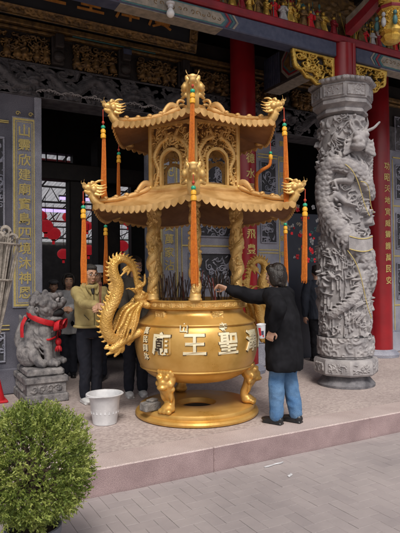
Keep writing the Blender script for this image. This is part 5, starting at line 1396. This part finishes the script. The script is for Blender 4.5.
    for key, q in (('l', -1), ('r', 1)):
        S_, E, W_ = jo[key]; Wc = W_-(W_-E).normalized()*.012
        limb(a, [(*(S_+Vector((-q*.02, 0, -.005))), .048*H*arm), (*(S_+(E-S_)*.5), .043*H*arm), (*E, .039*H*arm), (*(E+(Wc-E)*.6), .034*H*arm), (*(E+(Wc-E)*.93), .030*H)])
    if collar: a.add(*tube([(.052*H*math.cos(t), lean+.002+.05*H*math.sin(t), .842*H-.012*math.sin(t)) for t in np.linspace(0, 2*PI, 17)[:-1]], .016*H, 8, False, None, True))
    jk = remesh('coat', a, .011, coat, root, 2, (.013, 9, .42))
    # trousers
    a = Acc()
    a.add(*tube([(0, 0, .47*H), (0, 0, .53*H), (0, lean*.2, .59*H)], [(.088*H*g, .07*H*g), (.092*H*g, .072*H*g), (.085*H*g, .066*H*g)], 20, True, (1, 0, 0)))
    for q in (-1, 1):
        hpv, kn, an = jo['leg', q]
        limb(a, [(*(hpv+Vector((-q*.004, 0, 0))), .056*H), (*(hpv+(kn-hpv)*.5), .052*H), (*kn, .043*H*leg), (*(kn+(an-kn)*.5), .040*H*leg), (*(an+Vector((0, 0, .012))), .036*H*leg)], 14)
    remesh('trousers', a, .010, legs, root, 1, (.010, 10, .75))
    for q in (-1, 1):
        an = jo['leg', q][2]; a = Acc()
        a.add(*sph((an.x, an.y+.055*s, .036*s), (.047*s, .125*s, .036*s))); a.add(*sph((an.x, an.y-.025*s, .045*s), (.042*s, .055*s, .046*s))); a.add(*box((an.x, an.y+.04*s, .010*s), (.085*s, .22*s, .018*s), 0, .006))
        sh = remesh('shoe', a, .007, shoe, root, 1)
    # hair
    if hairm is not None:
        a = Acc(); er2 = er
        def hh(x, y, z, r): a.add(*sph(tuple(hp(x, y, z)), [q*s for q in r], 16, 11, er2))
        hh(0, -.028, .040, (.082, .092, .085)); hh(0, .03, .085, (.062, .05, .034))
        if hair == 'bob':
            hh(0, -.055, -.025, (.09, .07, .10)); hh(0, -.05, -.095, (.08, .05, .05))
            for q in (-1, 1): hh(q*.074, -.01, -.035, (.026, .056, .09)); hh(q*.07, .02, .04, (.028, .04, .05))
            hh(0, .045, .075, (.07, .045, .035))
        else:
            hh(0, -.055, .0, (.075, .06, .07))
            for q in (-1, 1): hh(q*.07, -.025, .015, (.018, .045, .045))
        remesh('hair', a, .0055, hairm, root, 1, (.0032, 95, .10))
    # eyes and brows
    for q in (-1, 1):
        b = Acc(); b.add(*sph(tuple(hp(q*.031, .083, .004)), [.014*s, .008*s, .0075*s], 10, 7, er)); ey = build('eye', b, M['eye_white'], root)
        b = Acc(); b.add(*sph(tuple(hp(q*.031, .0895, .004)), [.0068*s, .003*s, .0068*s], 10, 7, er)); build('iris', b, M['eye_dark'], ey)
        b = Acc(); b.add(*tube([tuple(hp(q*(.015+.034*f), .094-.012*f*f, .028+.006*math.sin(f*3))) for f in (0, .33, .66, 1)], [(.0045*s, .003*s)]*4, 6)); build('eyebrow', b, M['hair'], root)
    b = Acc(); b.add(*sph(tuple(hp(0, .092, -.068)), [.021*s, .007*s, .007*s], 10, 6, er)); build('lips', b, M['lip'], root)
    if glasses:
        b = Acc()
        for q in (-1, 1):
            b.add(*tube([tuple(hp(q*.033+.025*math.cos(t), .108, .002+.019*math.sin(t))) for t in np.linspace(0, 2*PI, 17)[:-1]], .002*s, 6, False, None, True))
            b.add(*tube([tuple(hp(q*.058, .107, .006)), tuple(hp(q*.078, .05, .006)), tuple(hp(q*.08, -.01, .0))], .002*s, 6))
        b.add(*tube([tuple(hp(-.009, .108, .006)), tuple(hp(.009, .108, .006))], .002*s, 6)); build('glasses', b, M['glass_rim'], root)
    root['_j'] = 0; del root['_j']
    return root, jo, hp, er, s, inv
def flat(v): v = Vector((v.x, v.y, 0)); return v.normalized()
def gdir(r, f): return flat(rt0*r+fw0*f)

# woman in the black coat putting a stick into the burner
wl = at(285, 423, Z=PZ); wh = at(226.5, 288.5, d=5.40); cupc = at(262, 331, d=4.98)
wp = person('woman in a black coat and blue jeans reaching over the burner with a stick', wl, gdir(-.80, .60), 1.57, M['black_cloth'], M['jeans'], M['shoe_black'], M['skin'], M['hair_brown'], hl=cupc+rt0*.10+fw0*.06, hr=wh, hem=.335, lean=.06, hair='bob', stance=.085, female=True, vox=.0065, girth=1.34, step=-.062, leg=1.14, nod=.12, arm=1.18, turn=.16)
root, jo, hp, er, s, inv = wp
for q in (-1, 1):      # slip-on shoes leave the instep bare; a small bow on each
    an = jo['leg', q][2]
# stick she holds
S_, E, W_ = jo['r']; fdw = (W_-E).normalized(); hw_ = wl+Matrix.Rotation(math.atan2(gdir(-.80, .60).y, gdir(-.80, .60).x)-PI/2, 3, 'Z') @ (W_+fdw*.085+Vector((0, 0, .0)))
a = Acc(); a.add(*tube([(.02, 0, -.12), (0, 0, 0), (-.02, .01, .17)], [.004, .004, .004], 6)); st = build('incense_stick', a, M['stick'], None); st.location = hw_; tag(st, 'slender incense stick held in the hand of the woman in black', 'incense stick', 'incense sticks in the burner'); del st['group']
# paper cup
CUP = tag(empty('paper_cup', cupc-Vector((0, 0, .065))), 'white paper cup with red and blue print held before the black coat', 'cup')
CUP.rotation_euler = (R(4), R(-7), 0)
a = Acc(); a.add(*lathe([(.026, 0), (.028, .002), (.041, .125), (.044, .128), (.042, .131), (.038, .126), (.026, .01), (.001, .008)], 28, cap=False)); build('cup_wall', a, M['plastic'], CUP)
ca = math.atan2(-fw0.y, -fw0.x)
for cn, t0, t1, z0, z1 in (('ribbon', -.9, -.25, .03, .105), ('blue_paint', -.2, .45, .035, .075), ('ribbon', .1, .5, .015, .034)):
    V = []; F = []
    for i in range(9):
        t = ca+t0+(t1-t0)*i/8
        for z in (z0, z1): r = .028+(z-.002)*.1057+.0012; V.append((r*math.cos(t), r*math.sin(t), z))
    for i in range(8): F.append((i*2, i*2+2, i*2+3, i*2+1))
    a = Acc(); a.add(V, F); build('printed_patch', a, M[cn], CUP, True, None, False)

# man in the yellow jacket
ml = at(91, 402, Z=PZ); 
mp = person('older man in a yellow zip jacket and dark trousers with hands raised together', ml, gdir(.50, -.86), 1.60, M['khaki'], M['navy_cloth'], M['shoe_white'], M['skin_tan'], M['hair_grey'], hl=at(99, 307, d=5.80), hr=at(96, 305.5, d=5.74), hem=.545, hair='short', glasses=True, stance=.075, vox=.0065, girth=1.08, arm=.93, collar=True, turn=.05, nod=.1)
root, jo, hp, er, s, inv = mp
a = Acc(); a.add(*tube([(.115*1.6*1.0*math.cos(t), .084*1.6*1.12*math.sin(t), .552*1.6) for t in np.linspace(0, 2*PI, 25)[:-1]], .016, 8, False, None, True)); build('waistband', a, M['khaki'], root)
a = Acc(); a.add(*tube([(0, .137, .56*1.6), (0, .137, .66*1.6), (0, .134, .74*1.6), (0, .115, .80*1.6)], .0035, 6)); build('zip', a, M['glass_rim'], root)
a = Acc(); a.add(*sph((0, .035, .836*1.6), (.05, .05, .055))); limb(a, [(0, .075, .83*1.6, .03), (0, .105, .79*1.6, .018)], 8); remesh('shirt_front', a, .008, M['wood_dark'], root, 1)
for q in (-1, 1):
    a = Acc(); a.add(*tube(spline([(q*.02, .03, .868*1.6), (q*.062, .055, .848*1.6), (q*.06, .10, .815*1.6), (q*.03, .115, .785*1.6)], 5), [(.024, .006)]*16, 8)); build('collar_flap', a, M['khaki'], root)
    a = Acc(); a.add(*tube([(q*.06, .138, .60*1.6), (q*.115, .112, .64*1.6)], .004, 6)); build('pocket_seam', a, M['glass_rim'], root)
hm = (at(100.5, 301, d=5.72))
for k in range(3):
    a = Acc(); a.add(*tube([(0, 0, -.06), (.01*k-.01, 0, .20)], .0032, 6)); st = build('incense_stick', a, M['stick_red'], None); st.location = hm+Vector((.006*k-.006, .004*k, 0))
    tag(st, 'thin red incense stick clasped by the man in the yellow jacket', 'incense stick', 'sticks held by the yellow jacketed man')
# man behind the dragon handle
person('young man in a grey jacket and black trousers standing behind the left dragon handle', at(136, 396, Z=PZ), gdir(.30, -.95), 1.70, M['olive'], M['navy_cloth'], M['shoe_white'], M['skin'], M['hair'], hl=at(146, 318, d=6.2), hr=at(133, 320, d=6.2), hem=.46, hair='short', stance=.08, collar=True, turn=.15, nod=.2)
# hooded worshipper in the doorway
p_, jo, hp, er, s, inv = person('worshipper in a dark hood and pale jacket standing in the doorway beside the lion', at(69.5, 377, Z=PZ), gdir(.25, -.97), 1.50, M['white_cloth'], M['navy_cloth'], M['shoe_black'], M['skin_tan'], M['hair'], hl=at(70, 308, d=7.5), hr=at(66, 309, d=7.5), hem=.42, vox=.011, female=True)
a = Acc()
for t in np.linspace(-.6, PI+.6, 12): a.add(*sph(tuple(hp(.088*math.cos(t), -.01, .02+.10*math.sin(t))), .032*s))
a.add(*sph(tuple(hp(0, -.04, .035)), (.10*s, .09*s, .10*s))); a.add(*sph(tuple(hp(0, -.05, -.09)), (.09*s, .07*s, .07*s))); remesh('hood', a, .011, M['hair'], p_, 2)
# capped worshipper behind the lion
p_, jo, hp, er, s, inv = person('worshipper in a grey cap and brown coat half hidden behind the stone lion', at(54, 372, Z=PZ), gdir(.35, -.94), 1.42, M['brown_cloth'], M['navy_cloth'], M['shoe_black'], M['skin_tan'], M['hair_grey'], hem=.42, vox=.011)
a = Acc(); a.add(*sph(tuple(hp(0, -.015, .075)), (.095*s, .108*s, .052*s))); a.add(*sph(tuple(hp(0, .10, .055)), (.06*s, .05*s, .012*s))); remesh('cap', a, .010, M['grey_cloth'], p_, 1)
# white hat behind the yellow jacket
p_, jo, hp, er, s, inv = person('worshipper in a white brimmed hat and dark coat behind the yellow jacketed man', at(98.5, 380, Z=PZ), gdir(-.1, -1), 1.60, M['black_cloth'], M['navy_cloth'], M['shoe_black'], M['skin_tan'], M['hair'], hem=.42, vox=.011)
a = Acc(); a.add(*[x for x in lathe([(.15*s, -.004), (.165*s, -.012), (.155*s, .004), (.10*s, .012), (.095*s, .075), (.075*s, .095), (.001, .10)], 28, cap=False)]); a.v = [v+np.array(hp(0, -.01, .045)) for v in a.v]; build('hat', a, M['hat_white'], p_)
# someone beyond the carved pillar
person('person in a slate blue coat and black trousers half hidden by the carved pillar', at(318, 361, Z=PZ), gdir(-.2, .98), 1.62, M['blue_cloth'], M['black_cloth'], M['shoe_black'], M['skin'], M['hair'], hem=.44, vox=.011)

# ================================================================== SMALL THINGS ON THE PLATFORM
c = at(105, 423, Z=PZ)
root = tag(empty('bucket', c), 'white plastic bucket with a raised decorative band standing on the platform', 'bucket')
a = Acc(); a.add(*lathe([(.112, .001), (.118, .004), (.130, .09), (.1325, .095), (.150, .255), (.156, .262), (.157, .282), (.182, .286), (.186, .294), (.180, .299), (.160, .296), (.150, .27), (.128, .09), (.112, .012), (.001, .010)], 56, cap=False)); build('pail', a, M['plastic'], root)
a = Acc()
for k in range(20):
    t = 2*PI*k/20; z0 = .125
    pass
    for dz, sz in ((.0, (.006, .012, .022)), (.030, (.005, .010, .010)), (-.012, (.004, .017, .006))): a.add(*sph(((.129+dz*.11)*math.cos(t), (.129+dz*.11)*math.sin(t), z0+dz), (.0045, .0045, sz[2]*.8) if 0 else (sz[1]*.8, sz[1]*.8, sz[2]*.8), 8, 6))
build('raised_band', a, M['plastic'], root)
a = Acc(); hd = [( -.175*math.cos(t), .04+.0*t-.185*math.sin(t)*0-.19*math.sin(t)*.2, .285-.02+.03*math.sin(t)) for t in np.linspace(0, PI, 15)]
a.add(*tube([(.183*math.cos(t+1.2), .183*math.sin(t+1.2), .296-.018*math.sin(t)) for t in np.linspace(0, PI, 17)], .005, 6)); build('handle', a, M['plastic'], root)
c = at(150.5, 410.5, Z=PZ+.113)
root = tag(empty('concrete_block', c, R(12)), 'rough dark concrete block lying on the burner base beside its left leg', 'block')
a = Acc(); a.add(*box((0, 0, .0445), (.19, .12, .085), 0, .012)); me = a.mesh('slab'); fixn(me)
bm = bmesh.new(); bm.from_mesh(me); bmesh.ops.subdivide_edges(bm, edges=bm.edges, cuts=4, use_grid_fill=True)
for v in bm.verts:
    nn = mnoise.noise(v.co*22)*.007; v.co.x += nn; v.co.y += nn
    if v.co.z > .01: v.co.z += nn
bm.to_mesh(me); bm.free(); link('slab', me, M['concrete'], root, False)
a = Acc(); a.add(*box((.03, .01, .098), (.11, .08, .022), .3, .006)); build('loose_piece', a, M['concrete'], root, False)
c = at(-4.5, 402, Z=PZ)
root = tag(empty('plastic_cone', c), 'red plastic cone cut by the left edge beside the lion pedestal', 'cone')
a = Acc(); a.add(*lathe([(.105, .028), (.10, .05), (.04, .32), (.03, .34), (.001, .342)], 28, cap=False)); build('cone_body', a, M['ribbon'], root)
a = Acc(); a.add(*box((0, 0, .015), (.25, .25, .028), 0, .008)); build('cone_base', a, M['ribbon'], root, False)
# bundle of split bamboo at the left edge
b0 = at(-13, 428, Z=PZ, d=None); ax0 = at(-7, 345, d=4.95); ax1 = at(2, 236, d=4.98)
root = tag(empty('bamboo_bundle', b0), 'tall tied bundle of pale split bamboo cut by the left edge', 'bundle')
rg = random.Random(6); axd = (ax1-ax0).normalized(); e1 = axd.orthogonal().normalized(); e2 = axd.cross(e1)
for k in range(46):
    t = rg.uniform(0, 2*PI); r = math.sqrt(rg.random()); f = .165*r
    p0 = ax0+(e1*math.cos(t)+e2*math.sin(t))*.035*r; p1 = ax1+(e1*math.cos(t)+e2*math.sin(t))*f+axd*rg.uniform(-.08, .05)
    g0 = b0+(e1*math.cos(t)+e2*math.sin(t))*.03*r; g0.z = PZ+.004
    a = Acc(); a.add(*tube([tuple(g0), tuple(p0), tuple(p0*.4+p1*.6), tuple(p1)], [.007, .009, .010, .008], 6)); build('cane', a, M['bamboo'], root)
a = Acc()
for f, rr in ((.93, .165), (.60, .118), (.12, .058)):
    c = ax0+(ax1-ax0)*f
    a.add(*tube([tuple(c+(e1*math.cos(t)+e2*math.sin(t))*rr) for t in np.linspace(0, 2*PI, 25)[:-1]], .009, 6, False, None, True))
build('tie', a, M['bamboo'], root)
a = Acc()
for k in range(7):
    c = ax1+e1*rg.uniform(-.10, .12)+e2*rg.uniform(-.12, .1)+Vector((0, 0, rg.uniform(-.03, .06)))
    a.add(*tube([tuple(c+rt0*(.05*(1-g/7)*math.cos(g))+up0*(.05*(1-g/7)*math.sin(g))-fw0*.05) for g in np.linspace(0, 6, 18)], [.016-.0007*i for i in range(18)], 8))
build('curled_husk', a, M['bamboo'], root)
sub(root)

# ================================================================== POTTED SHRUB IN THE FOREGROUND
cc = at(33, 466, d=2.95)
root = tag(empty('potted_shrub', (cc.x, cc.y, 0)), 'round clipped green shrub in a grey pot in the left foreground', 'shrub')
a = Acc(); a.add(*lathe([(.10, .001), (.105, .01), (.135, .25), (.15, .26), (.152, .30), (.14, .302), (.128, .26), (.001, .258)], 40, cap=False)); build('pot', a, M['pot'], root)
a = Acc(); a.add(*lathe([(.13, .262), (.07, .275), (.001, .28)], 24, cap=False)); build('soil', a, M['soil'], root)
rg = random.Random(17); cr = Vector((0, 0, cc.z)); RX, RZ = .30, .315
a = Acc(); limb(a, [(0, 0, .26, .022), (.01, .01, .40, .018), (-.01, 0, cc.z, .012)], 8); tips = []
for k in range(60):
    t = rg.uniform(0, 2*PI); u = rg.uniform(-.8, 1); q = Vector((math.cos(t)*math.sqrt(1-u*u)*RX, math.sin(t)*math.sqrt(1-u*u)*RX, u*RZ))*rg.uniform(.6, .9)+cr
    z0 = rg.uniform(.36, cc.z+.02); m_ = Vector((q.x*.45, q.y*.45, z0*.4+q.z*.6)); limb(a, [(0, 0, z0, .009), (*m_, .006), (*q, .003)], 6)
build('trunk', a, M['bark'], root)
V = []; F = []; T = []
def blade(p, d, L, w_, tint):
    d = d.normalized(); sd = d.cross(Vector((rg.uniform(-1, 1), rg.uniform(-1, 1), rg.uniform(-1, 1)))).normalized(); up_ = sd.cross(d); n = len(V); mid = p+d*L*.5+up_*L*.06
    V.extend([p-sd*w_*.3, mid-sd*w_, p+d*L, mid+sd*w_, p+sd*w_*.3]); F.append((n, n+1, n+2, n+3, n+4)); T.extend([tint]*5)
for k in range(4900):
    t = rg.uniform(0, 2*PI); u = rg.uniform(-.97, 1); dirv = Vector((math.cos(t)*math.sqrt(1-u*u), math.sin(t)*math.sqrt(1-u*u), u))
    nz_ = mnoise.noise(dirv*2.6+Vector((3, 1, 7))); nz2 = mnoise.noise(dirv*6+Vector((9, 4, 2)))
    if nz2 < -.30 and rg.random() < .8: continue
    rad = (1+.13*nz_+.09*nz2)*(rg.uniform(.55, .8) if rg.random() < .33 else rg.uniform(.82, 1.03))
    if u < -.5: rad *= .93
    p = cr+Vector((dirv.x*RX, dirv.y*RX, dirv.z*RZ))*rad; base = .46+.5*nz_+rg.uniform(-.25, .22)
    ax = (dirv+Vector((rg.uniform(-.6, .6), rg.uniform(-.6, .6), rg.uniform(-.1, .7)))).normalized(); L0 = rg.uniform(.035, .06)
    for j in range(12):
        f = j/12; pp = p+ax*L0*f; dd = ax*rg.uniform(.5, 1.1)+Vector((rg.uniform(-1, 1), rg.uniform(-1, 1), rg.uniform(-1, 1)))*.8
        blade(pp, dd, rg.uniform(.010, .023), rg.uniform(.0024, .0044), min(1, max(0, base+rg.uniform(-.2, .25)+.2*f)))
me = bpy.data.meshes.new('crown'); me.from_pydata([tuple(v) for v in V], [], F); ta = me.attributes.new('tint', 'FLOAT', 'POINT'); ta.data.foreach_set('value', T)
link('crown', me, M['leaf'], root, False)
